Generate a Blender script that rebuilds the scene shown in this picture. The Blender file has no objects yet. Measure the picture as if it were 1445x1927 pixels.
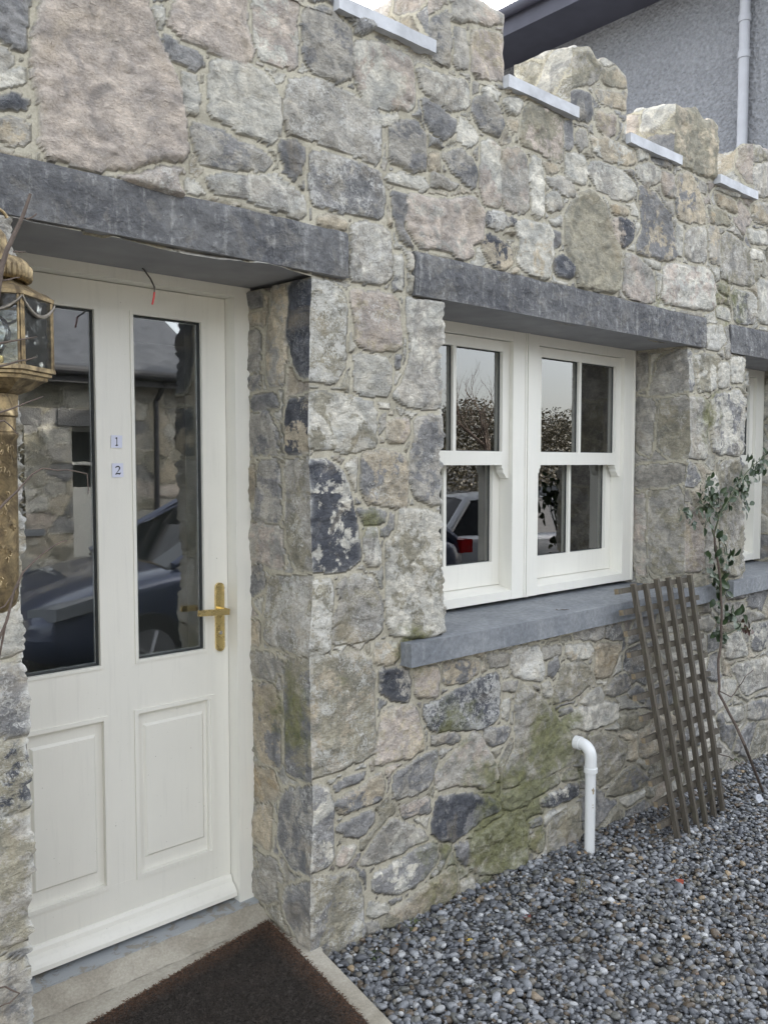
import bpy, bmesh, math, random
import numpy as np
from mathutils import Vector, Matrix
rad = math.radians
S = bpy.context.scene
COL = S.collection

# ------------------------------------------------------------------ camera
FPX, CD, CH = 1600.0, 2.2, 1.64
YAW, PIT = rad(41.8), rad(-3.27)
cF = np.array([math.sin(YAW)*math.cos(PIT), math.cos(YAW)*math.cos(PIT), math.sin(PIT)])
cR = np.array([math.cos(YAW), -math.sin(YAW), 0.0]); cU = np.cross(cR, cF)
cC = np.array([0.0, -CD, CH])
cam_d = bpy.data.cameras.new('camera'); cam = bpy.data.objects.new('camera', cam_d); COL.objects.link(cam)
cam_d.sensor_fit = 'VERTICAL'; cam_d.sensor_height = 36.0; cam_d.lens = FPX/1927*36
cam_d.clip_start = 0.05; cam_d.clip_end = 600
cam.matrix_world = Matrix(((cR[0], cU[0], -cF[0], cC[0]), (cR[1], cU[1], -cF[1], cC[1]), (cR[2], cU[2], -cF[2], cC[2]), (0, 0, 0, 1)))
S.camera = cam

# ------------------------------------------------------------------ sky, sun, exposure
SUN_EL, SUN_AZ = rad(33), YAW
W = bpy.data.worlds.new('World'); S.world = W; W.use_nodes = True
wn, wl = W.node_tree.nodes, W.node_tree.links
for n in list(wn): wn.remove(n)
sky = wn.new('ShaderNodeTexSky'); sky.sky_type = 'NISHITA'; sky.sun_disc = False
sky.sun_elevation = SUN_EL; sky.sun_rotation = SUN_AZ
sky.air_density = 1.0; sky.dust_density = 2.5; sky.ozone_density = 1.0
hs = wn.new('ShaderNodeHueSaturation'); hs.inputs['Saturation'].default_value = 0.40
mxw = wn.new('ShaderNodeMix'); mxw.data_type = 'RGBA'; mxw.inputs[0].default_value = 0.10
mxw.inputs[7].default_value = (9.0, 8.8, 8.4, 1)     # thin bright cloud veil over the whole sky
bg = wn.new('ShaderNodeBackground'); bg.inputs['Strength'].default_value = 0.12
wo = wn.new('ShaderNodeOutputWorld')
wl.new(sky.outputs[0], hs.inputs['Color']); wl.new(hs.outputs[0], mxw.inputs[6]); wl.new(mxw.outputs[2], bg.inputs[0]); wl.new(bg.outputs[0], wo.inputs[0])
sd = bpy.data.lights.new('sun', 'SUN'); sd.energy = 2.0; sd.angle = rad(0.6); sd.color = (1.0, 0.93, 0.82)
so = bpy.data.objects.new('sun', sd); COL.objects.link(so)
sv = Vector((math.sin(SUN_AZ)*math.cos(SUN_EL), math.cos(SUN_AZ)*math.cos(SUN_EL), math.sin(SUN_EL)))
so.rotation_euler = (-sv).to_track_quat('-Z', 'Y').to_euler(); so.location = (4, 6, 9)
S.view_settings.view_transform = 'Standard'; S.view_settings.look = 'None'
S.view_settings.exposure = 2.55; S.view_settings.gamma = 1.0

# ------------------------------------------------------------------ pixel -> real plane
def un(u, v, ax, val):
    d = cF + cR*(u-722.5)/FPX + cU*(963.5-v)/FPX
    t = (val-cC[ax])/d[ax]
    return cC + t*d

# ------------------------------------------------------------------ object helpers
def tag(o, label=None, cat=None, group=None, kind=None):
    if label: o['label'] = label
    if cat: o['category'] = cat
    if group: o['group'] = group
    if kind: o['kind'] = kind
    return o
def empty(name, loc=(0, 0, 0), rz=0.0):
    o = bpy.data.objects.new(name, None); COL.objects.link(o); o.location = loc; o.rotation_euler = (0, 0, rz)
    o.empty_display_size = 0.1
    return o
def link(name, me, mat, parent=None, smooth=False):
    o = bpy.data.objects.new(name, me); COL.objects.link(o)
    for m in (mat if isinstance(mat, (list, tuple)) else [mat]): me.materials.append(m)
    if smooth: me.polygons.foreach_set('use_smooth', [True]*len(me.polygons))
    if parent is not None: o.parent = parent
    return o
def obj(name, bm, mat, parent=None, smooth=False, bevel=0.0, off=None, rz=None):
    """bm is in world coordinates; off = parent's location to subtract"""
    if bevel: bmesh.ops.bevel(bm, geom=[e for e in bm.edges if len(e.link_faces) == 2 and e.calc_face_angle(0) > 0.6], offset=bevel, segments=2, affect='EDGES', clamp_overlap=True)
    me = bpy.data.meshes.new(name)
    if off is not None: bmesh.ops.translate(bm, verts=bm.verts, vec=-Vector(off))
    bmesh.ops.recalc_face_normals(bm, faces=bm.faces)
    if smooth:
        for e in bm.edges:
            if len(e.link_faces) == 2 and e.calc_face_angle(0) > 0.75: e.smooth = False
    bm.to_mesh(me); bm.free()
    return link(name, me, mat, parent, smooth)
def copy_tree(o, parent=None):
    c = o.copy(); COL.objects.link(c); c.parent = parent
    for ch in list(o.children): copy_tree(ch, c)
    return c
def box(bm, x0, x1, y0, y1, z0, z1, M=None):
    vs = [bm.verts.new(Vector(p)) for p in ((x0,y0,z0),(x1,y0,z0),(x1,y1,z0),(x0,y1,z0),(x0,y0,z1),(x1,y0,z1),(x1,y1,z1),(x0,y1,z1))]
    if M is not None:
        for v in vs: v.co = M @ v.co
    for f in ((0,3,2,1),(4,5,6,7),(0,1,5,4),(1,2,6,5),(2,3,7,6),(3,0,4,7)): bm.faces.new([vs[i] for i in f])
    return vs
def tube(bm, pts, r, seg=8, cap=True):
    pts = [Vector(p) for p in pts]; n = len(pts)
    rs = r if isinstance(r, (list, tuple)) else [r]*n
    rings = []; ref = None
    for i, p in enumerate(pts):
        t = (pts[min(i+1, n-1)]-pts[max(i-1, 0)]).normalized()
        if ref is None:
            ref = t.orthogonal().normalized()
        ref = (ref - t*ref.dot(t)).normalized()
        b = t.cross(ref)
        rings.append([bm.verts.new(p + (ref*math.cos(2*math.pi*k/seg)+b*math.sin(2*math.pi*k/seg))*rs[i]) for k in range(seg)])
    for a, b_ in zip(rings[:-1], rings[1:]):
        for k in range(seg): bm.faces.new((a[k], a[(k+1) % seg], b_[(k+1) % seg], b_[k]))
    if cap: bm.faces.new(rings[0][::-1]); bm.faces.new(rings[-1])
def lathe(bm, prof, c=(0, 0, 0), seg=24, flute=0.0, nf=0, ang0=0.0):
    c = Vector(c); rings = []
    for r, z in prof:
        ring = []
        for k in range(seg):
            a = ang0+2*math.pi*k/seg; rr = r*(1+flute*math.cos(nf*a)) if nf else r
            ring.append(bm.verts.new(c+Vector((rr*math.cos(a), rr*math.sin(a), z))))
        rings.append(ring)
    for a, b in zip(rings[:-1], rings[1:]):
        for k in range(seg): bm.faces.new((a[k], a[(k+1) % seg], b[(k+1) % seg], b[k]))
    bm.faces.new(rings[0][::-1]); bm.faces.new(rings[-1])
def prism(bm, poly, fn, t):
    """poly 2D list; fn(a,b,d)->Vector ; extruded by t"""
    A = [bm.verts.new(fn(a, b, 0)) for a, b in poly]; B = [bm.verts.new(fn(a, b, t)) for a, b in poly]
    n = len(poly)
    bm.faces.new(A); bm.faces.new(B[::-1])
    for k in range(n): bm.faces.new((A[k], B[k], B[(k+1) % n], A[(k+1) % n]))

# ------------------------------------------------------------------ materials
def new_mat(name):
    m = bpy.data.materials.new(name); m.use_nodes = True
    nt = m.node_tree; b = nt.nodes['Principled BSDF']
    return m, nt, b
def N(nt, t, **kw):
    n = nt.nodes.new(t)
    for k, v in kw.items():
        if k in n.inputs: n.inputs[k].default_value = v
        else: setattr(n, k, v)
    return n
def ramp(nt, fac, a, b, ca=(0, 0, 0, 1), cb=(1, 1, 1, 1)):
    r = nt.nodes.new('ShaderNodeValToRGB'); e = r.color_ramp.elements
    e[0].position = a; e[1].position = b; e[0].color = ca; e[1].color = cb
    nt.links.new(fac, r.inputs[0]); return r.outputs[0]
def mixc(nt, f, a, b, mode='MIX'):
    m = nt.nodes.new('ShaderNodeMix'); m.data_type = 'RGBA'; m.blend_type = mode
    for idx, x in ((0, f), (6, a), (7, b)):
        if isinstance(x, (int, float)): m.inputs[idx].default_value = x
        elif isinstance(x, tuple): m.inputs[idx].default_value = x if len(x) == 4 else (*x, 1)
        else: nt.links.new(x, m.inputs[idx])
    return m.outputs[2]
def math_(nt, op, a, b=None, clamp=False):
    m = nt.nodes.new('ShaderNodeMath'); m.operation = op; m.use_clamp = clamp
    for i, x in enumerate((a, b)):
        if x is None: continue
        if isinstance(x, (int, float)): m.inputs[i].default_value = x
        else: nt.links.new(x, m.inputs[i])
    return m.outputs[0]
def noise(nt, co, scale, detail=5, rough=0.55, dist=0.0):
    n = nt.nodes.new('ShaderNodeTexNoise'); n.inputs['Scale'].default_value = scale; n.inputs['Detail'].default_value = detail
    n.inputs['Roughness'].default_value = rough; n.inputs['Distortion'].default_value = dist
    nt.links.new(co, n.inputs['Vector']); return n.outputs['Fac']
def objco(nt): return nt.nodes.new('ShaderNodeTexCoord').outputs['Object']
def bump(nt, b, h, strength=0.5, dist=0.01):
    n = nt.nodes.new('ShaderNodeBump'); n.inputs['Strength'].default_value = strength; n.inputs['Distance'].default_value = dist
    nt.links.new(h, n.inputs['Height']); nt.links.new(n.outputs[0], b.inputs['Normal'])
def simple(name, col, rough=0.6, metal=0.0, var=0.15, scale=20, bmp=0.0, bdist=0.002, coat=0.0, bscale=None, rvar=0.0):
    m, nt, b = new_mat(name); co = objco(nt)
    f = ramp(nt, noise(nt, co, scale, 6), 0.3, 0.7)
    c0 = tuple(max(0, x*(1-var)) for x in col); c1 = tuple(min(1, x*(1+var)) for x in col)
    nt.links.new(mixc(nt, f, c0, c1), b.inputs['Base Color'])
    b.inputs['Roughness'].default_value = rough; b.inputs['Metallic'].default_value = metal
    if rvar:
        nt.links.new(math_(nt, 'MULTIPLY_ADD', noise(nt, co, scale*3, 4), rvar), b.inputs['Roughness'])
        b.inputs['Roughness'].links[0].from_node.inputs[2].default_value = rough-rvar*0.5
    if coat: b.inputs['Coat Weight'].default_value = coat; b.inputs['Coat Roughness'].default_value = 0.05
    if bmp: bump(nt, b, noise(nt, co, bscale or scale*4, 6, 0.65), bmp, bdist)
    return m

def stone_mat():
    m, nt, b = new_mat('rubble_stone'); co = objco(nt); L = nt.links
    a1 = N(nt, 'ShaderNodeAttribute', attribute_name='col1'); a2 = N(nt, 'ShaderNodeAttribute', attribute_name='col2')
    pr = N(nt, 'ShaderNodeAttribute', attribute_name='prm'); sp = N(nt, 'ShaderNodeSeparateColor'); L.new(pr.outputs['Color'], sp.inputs[0])
    speck, moss, isst = sp.outputs[0], sp.outputs[1], sp.outputs[2]
    g = lambda *a: (*a, 1)
    big = noise(nt, co, 8, 6, 0.62, 0.6); mid = noise(nt, co, 32, 7, 0.68, 0.3); fine = noise(nt, co, 150, 5, 0.65)
    patch = ramp(nt, math_(nt, 'ADD', math_(nt, 'MULTIPLY', big, .66), math_(nt, 'MULTIPLY', mid, .34)), 0.505, 0.545)
    c = mixc(nt, patch, a1.outputs['Color'], a2.outputs['Color'])
    # soft cloudy tone, bedding streaks, a little grain
    t1 = ramp(nt, noise(nt, co, 13, 5, .6, .8), .36, .64, g(.70, .715, .74), g(1.27, 1.25, 1.22))
    c = mixc(nt, isst, c, mixc(nt, 1.0, c, t1, 'MULTIPLY'))
    mp = N(nt, 'ShaderNodeMapping'); mp.inputs['Scale'].default_value = (34, 34, 90); mp.inputs['Rotation'].default_value = (.2, .5, 0); L.new(co, mp.inputs[0])
    stk = noise(nt, mp.outputs[0], 1.0, 6, .7, .8)
    t2 = ramp(nt, stk, .35, .65, g(.80, .80, .80), g(1.18, 1.18, 1.18)); c = mixc(nt, math_(nt, 'MULTIPLY', isst, .8), c, mixc(nt, 1.0, c, t2, 'MULTIPLY'))
    t3 = ramp(nt, fine, .36, .64, g(.84, .84, .84), g(1.15, 1.15, 1.15)); c = mixc(nt, .8, c, mixc(nt, 1.0, c, t3, 'MULTIPLY'))
    # warm iron stain
    rust = ramp(nt, noise(nt, co, 5.2, 5, 0.6, 0.8), 0.56, 0.70)
    c = mixc(nt, math_(nt, 'MULTIPLY', math_(nt, 'MULTIPLY', rust, isst), 0.32), c, (0.42, 0.34, 0.22))
    # pale lime crust: veins and flecks whose amount differs from stone to stone
    vn_ = noise(nt, co, 24, 9, .72, 1.4); vein = math_(nt, 'ABSOLUTE', math_(nt, 'SUBTRACT', vn_, .5))
    vf = math_(nt, 'SUBTRACT', 1.0, math_(nt, 'MULTIPLY', vein, 34.0), True)
    vf = math_(nt, 'MULTIPLY', vf, ramp(nt, noise(nt, co, 9, 3), .42, .6))
    crust = math_(nt, 'ADD', math_(nt, 'MULTIPLY', noise(nt, co, 62, 10, 0.78, 1.2), 0.6), math_(nt, 'MULTIPLY', noise(nt, co, 10, 4, 0.6), 0.42))
    cf = math_(nt, 'MULTIPLY', math_(nt, 'SUBTRACT', crust, math_(nt, 'SUBTRACT', 0.66, math_(nt, 'MULTIPLY', speck, 0.175))), 18.0, True)
    cf = math_(nt, 'MAXIMUM', cf, math_(nt, 'MULTIPLY', vf, speck))
    c = mixc(nt, math_(nt, 'MULTIPLY', cf, 0.62), c, (0.66, 0.65, 0.61))
    # pits and a few dark cracks
    pit = ramp(nt, noise(nt, co, 78, 6, .75, 1.0), .33, .39, g(.50, .48, .45), g(1, 1, 1))
    vor = N(nt, 'ShaderNodeTexVoronoi', feature='DISTANCE_TO_EDGE', Scale=6.5); wv = N(nt, 'ShaderNodeVectorMath', operation='ADD')
    nz = nt.nodes.new('ShaderNodeTexNoise'); nz.inputs['Scale'].default_value = 9; nz.inputs['Detail'].default_value = 6; L.new(co, nz.inputs['Vector'])
    sc_ = N(nt, 'ShaderNodeVectorMath', operation='SCALE'); sc_.inputs['Scale'].default_value = .22; L.new(nz.outputs['Color'], sc_.inputs[0]); L.new(co, wv.inputs[0]); L.new(sc_.outputs[0], wv.inputs[1]); L.new(wv.outputs[0], vor.inputs['Vector'])
    crk = math_(nt, 'MULTIPLY', ramp(nt, vor.outputs['Distance'], .0, .010, g(1, 1, 1), g(0, 0, 0)), math_(nt, 'MULTIPLY', isst, ramp(nt, noise(nt, co, 6, 3), .5, .58)))
    c = mixc(nt, isst, c, mixc(nt, 1.0, c, pit, 'MULTIPLY')); c = mixc(nt, math_(nt, 'MULTIPLY', crk, .10), c, (.07, .065, .055))
    # moss & algae
    mf = math_(nt, 'ADD', noise(nt, co, 12, 8, 0.7, 0.4), math_(nt, 'MULTIPLY', math_(nt, 'SUBTRACT', moss, 0.46), 0.95))
    mf = math_(nt, 'MULTIPLY', math_(nt, 'SUBTRACT', mf, 0.5), 4.5, True)
    mc = mixc(nt, ramp(nt, mid, 0.38, 0.62), (0.10, 0.105, 0.036), (0.22, 0.225, 0.095))
    c = mixc(nt, math_(nt, 'MULTIPLY', mf, 0.78), c, mc)
    L.new(c, b.inputs['Base Color']); b.inputs['Roughness'].default_value = 0.88
    b.inputs['Specular IOR Level'].default_value = 0.3
    h = math_(nt, 'ADD', math_(nt, 'ADD', math_(nt, 'MULTIPLY', mid, .9), math_(nt, 'MULTIPLY', stk, .5)), math_(nt, 'MULTIPLY', fine, 0.25))
    h = math_(nt, 'MULTIPLY', h, math_(nt, 'ADD', math_(nt, 'MULTIPLY', isst, .75), .25))
    h = math_(nt, 'SUBTRACT', h, math_(nt, 'MULTIPLY', crk, .12))
    bump(nt, b, h, 0.9, 0.016)
    return m
M_stone = stone_mat()

def slate_mat(name, dark, light, streak=0.5, rough=0.6, bdist=0.006, crack=True):
    m, nt, b = new_mat(name); co = objco(nt); L = nt.links
    big = noise(nt, co, 5, 6, 0.6, 0.5); mid = noise(nt, co, 40, 8, 0.7)
    c = mixc(nt, ramp(nt, big, 0.35, 0.65), dark, light)
    if crack:
        c = mixc(nt, math_(nt, 'MULTIPLY', ramp(nt, noise(nt, co, 9, 7, .7, 1.0), .52, .62), .45), c, (.25, .235, .205))
        c = mixc(nt, math_(nt, 'MULTIPLY', ramp(nt, noise(nt, co, 21, 8, .75, 1.4), .56, .62), .4), c, (.36, .36, .35))
    mp = N(nt, 'ShaderNodeMapping'); mp.inputs['Scale'].default_value = (34, 34, 3.0); L.new(co, mp.inputs[0])
    st = noise(nt, mp.outputs[0], 1.0, 6, 0.7, 0.4)
    sf = math_(nt, 'MULTIPLY', math_(nt, 'SUBTRACT', math_(nt, 'ADD', math_(nt, 'MULTIPLY', st, .7), math_(nt, 'MULTIPLY', mid, .3)), 0.53), 7, True)
    c = mixc(nt, math_(nt, 'MULTIPLY', sf, streak), c, (0.44, 0.44, 0.42))
    c = mixc(nt, 1.0, c, ramp(nt, mid, 0.25, 0.75, (0.62, 0.62, 0.62, 1), (1.35, 1.35, 1.35, 1)), 'MULTIPLY')
    sn = noise(nt, co, 95, 4, 0.6)
    c = mixc(nt, math_(nt, 'MULTIPLY', ramp(nt, sn, 0.68, 0.76), 0.6 if crack else .15), c, (0.5, 0.5, 0.48))
    L.new(c, b.inputs['Base Color']); b.inputs['Roughness'].default_value = rough
    bump(nt, b, math_(nt, 'ADD', mid, math_(nt, 'MULTIPLY', sn, 0.3)), 1.0, bdist*1.5)
    return m
M_lintel = slate_mat('lintel_slate', (0.085, 0.087, 0.096), (0.20, 0.20, 0.20), 0.7, 0.75, 0.014)
M_sill = slate_mat('sill_slate', (0.165, 0.178, 0.195), (0.235, 0.248, 0.262), 0.25, 0.6, 0.0015, False)
M_coping = simple('coping_slab', (0.50, 0.51, 0.53), 0.8, 0, 0.2, 14, 0.5, 0.003)
M_litsoffit = simple('bounce_lit_soffit', (0.30, 0.30, 0.31), 0.85, 0, 0.12, 8, 0.3, 0.002)  # lintel underside made paler than its face: bounced light put into the colour
def paint_mat(name, col, rough=0.42, dirt=0.25):
    m, nt, b = new_mat(name); co = objco(nt); L = nt.links
    c = mixc(nt, ramp(nt, noise(nt, co, 3.5, 5), 0.3, 0.7), tuple(x*0.95 for x in col), col)
    sp = noise(nt, co, 130, 3, 0.5)
    c = mixc(nt, math_(nt, 'MULTIPLY', ramp(nt, sp, 0.74, 0.78), dirt*2.2, True), c, (0.20, 0.18, 0.14))
    mp = N(nt, 'ShaderNodeMapping'); mp.inputs['Scale'].default_value = (60, 60, 4); L.new(co, mp.inputs[0])
    g = noise(nt, mp.outputs[0], 1.0, 4)
    c = mixc(nt, math_(nt, 'MULTIPLY', ramp(nt, g, 0.55, 0.8), dirt), c, tuple(x*0.8 for x in col))
    L.new(c, b.inputs['Base Color']); b.inputs['Roughness'].default_value = rough
    bump(nt, b, math_(nt, 'ADD', g, math_(nt, 'MULTIPLY', noise(nt, co, 220, 3), 0.5)), 0.25, 0.0012)
    return m
M_paint = paint_mat('cream_paint', (0.80, 0.785, 0.715), .40, .38)
M_pvc = paint_mat('white_pvc', (0.74, 0.75, 0.74), 0.35, 0.3)
M_seal = simple('glazing_seal', (0.03, 0.035, 0.035), 0.6)
def glass_mat(name, rough=0.0, base=0.035, wav=0.0):
    m = bpy.data.materials.new(name); m.use_nodes = True; nt = m.node_tree
    for n in list(nt.nodes): nt.nodes.remove(n)
    o = nt.nodes.new('ShaderNodeOutputMaterial'); mx = nt.nodes.new('ShaderNodeMixShader')
    t = nt.nodes.new('ShaderNodeBsdfTransparent'); t.inputs[0].default_value = (0.93, 0.95, 0.94, 1)
    g = nt.nodes.new('ShaderNodeBsdfGlossy'); g.inputs['Roughness'].default_value = rough; g.inputs[0].default_value = (1, 1, 1, 1)
    fr = nt.nodes.new('ShaderNodeFresnel'); fr.inputs[0].default_value = 1.52
    f = math_(nt, 'ADD', fr.outputs[0], base, True)
    if wav:
        bn = nt.nodes.new('ShaderNodeBump'); bn.inputs['Strength'].default_value = 0.18; bn.inputs['Distance'].default_value = wav
        nt.links.new(noise(nt, objco(nt), 3 if wav < .01 else 30, 3), bn.inputs['Height']); nt.links.new(bn.outputs[0], g.inputs['Normal'])
    nt.links.new(f, mx.inputs[0]); nt.links.new(t.outputs[0], mx.inputs[1]); nt.links.new(g.outputs[0], mx.inputs[2]); nt.links.new(mx.outputs[0], o.inputs[0])
    return m
M_glass = glass_mat('window_glass', 0.0, 0.11, 0.00006)
M_lglass = glass_mat('wavy_lantern_glass', 0.10, 0.02, 0.0101)
def brass_mat(name, col, dark, amt, rough):
    m, nt, b = new_mat(name); co = objco(nt)
    f = ramp(nt, noise(nt, co, 28, 8, 0.7, 0.5), 0.5-amt*0.3, 0.62)
    nt.links.new(mixc(nt, f, dark, col), b.inputs['Base Color'])
    nt.links.new(ramp(nt, f, 0, 1, (0.6, 0.6, 0.6, 1), (rough,)*3+(1,)), b.inputs['Roughness'])
    b.inputs['Metallic'].default_value = 0.9
    bump(nt, b, noise(nt, co, 120, 5), 0.3, 0.001)
    return m
M_brass = brass_mat('polished_brass', (0.74, 0.58, 0.27), (0.66, 0.52, 0.24), 0.9, 0.12)
M_oldbrass = brass_mat('tarnished_brass', (0.36, 0.28, 0.16), (0.13, 0.10, 0.065), 0.35, 0.40)
M_room = simple('room_plaster', (0.62, 0.62, 0.58), 0.9, 0, 0.05, 2)
M_roomfloor = simple('room_floor', (0.10, 0.08, 0.06), 0.5, 0, 0.2, 5)
M_dark = simple('dark_trim', (0.03, 0.03, 0.035), 0.5)
M_wood = None
def wood_mat():
    m, nt, b = new_mat('weathered_wood'); co = objco(nt); L = nt.links
    mp = N(nt, 'ShaderNodeMapping'); mp.inputs['Scale'].default_value = (90, 90, 7); L.new(co, mp.inputs[0])
    g = noise(nt, mp.outputs[0], 1.0, 7, 0.7, 0.6); p = noise(nt, co, 12, 5)
    c = mixc(nt, ramp(nt, g, 0.3, 0.7), (0.042, 0.035, 0.026), (0.125, 0.108, 0.082))
    c = mixc(nt, math_(nt, 'MULTIPLY', ramp(nt, p, 0.55, 0.72), 0.5), c, (0.12, 0.115, 0.07))
    L.new(c, b.inputs['Base Color']); b.inputs['Roughness'].default_value = 0.85; bump(nt, b, g, 0.7, 0.002)
    return m
M_wood = wood_mat()
M_cutwood = simple('cut_wood_end', (0.20, 0.16, 0.105), 0.85, 0, 0.3, 60, 0.4)

# ------------------------------------------------------------------ numpy noise
def _h(ix, iy, iz, s):
    n = (ix.astype(np.int64)*374761393 + iy.astype(np.int64)*668265263 + iz.astype(np.int64)*2147483647 + s*1274126177) & 0xffffffff
    n = ((n ^ (n >> 13))*1103515245) & 0xffffffff
    n = (n ^ (n >> 16))*2246822519 & 0xffffffff
    return ((n ^ (n >> 15)) & 0xffffff)/float(0xffffff)
def vn(x, y, s=0, z=None):
    """value noise in [-1,1], 2D or 3D"""
    xi, yi = np.floor(x), np.floor(y); fx, fy = x-xi, y-yi
    fx = fx*fx*(3-2*fx); fy = fy*fy*(3-2*fy)
    if z is None:
        o = np.zeros_like(xi)
        a, b = _h(xi, yi, o, s), _h(xi+1, yi, o, s); c, d = _h(xi, yi+1, o, s), _h(xi+1, yi+1, o, s)
        return ((a*(1-fx)+b*fx)*(1-fy)+(c*(1-fx)+d*fx)*fy)*2-1
    zi = np.floor(z); fz = z-zi; fz = fz*fz*(3-2*fz); r = []
    for dz in (0, 1):
        a, b = _h(xi, yi, zi+dz, s), _h(xi+1, yi, zi+dz, s); c, d = _h(xi, yi+1, zi+dz, s), _h(xi+1, yi+1, zi+dz, s)
        r.append((a*(1-fx)+b*fx)*(1-fy)+(c*(1-fx)+d*fx)*fy)
    return (r[0]*(1-fz)+r[1]*fz)*2-1
def fbm(x, y, o=4, s=0):
    t = 0; a = 1; n = 0
    for k in range(o):
        t = t+a*vn(x*2**k, y*2**k, s+k*17); n += a; a *= 0.55
    return t/n
def vec3n(P, f, s=0):
    return np.stack([vn(P[..., 0]*f, P[..., 1]*f, s+k*31, P[..., 2]*f) for k in range(3)], -1)

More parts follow.
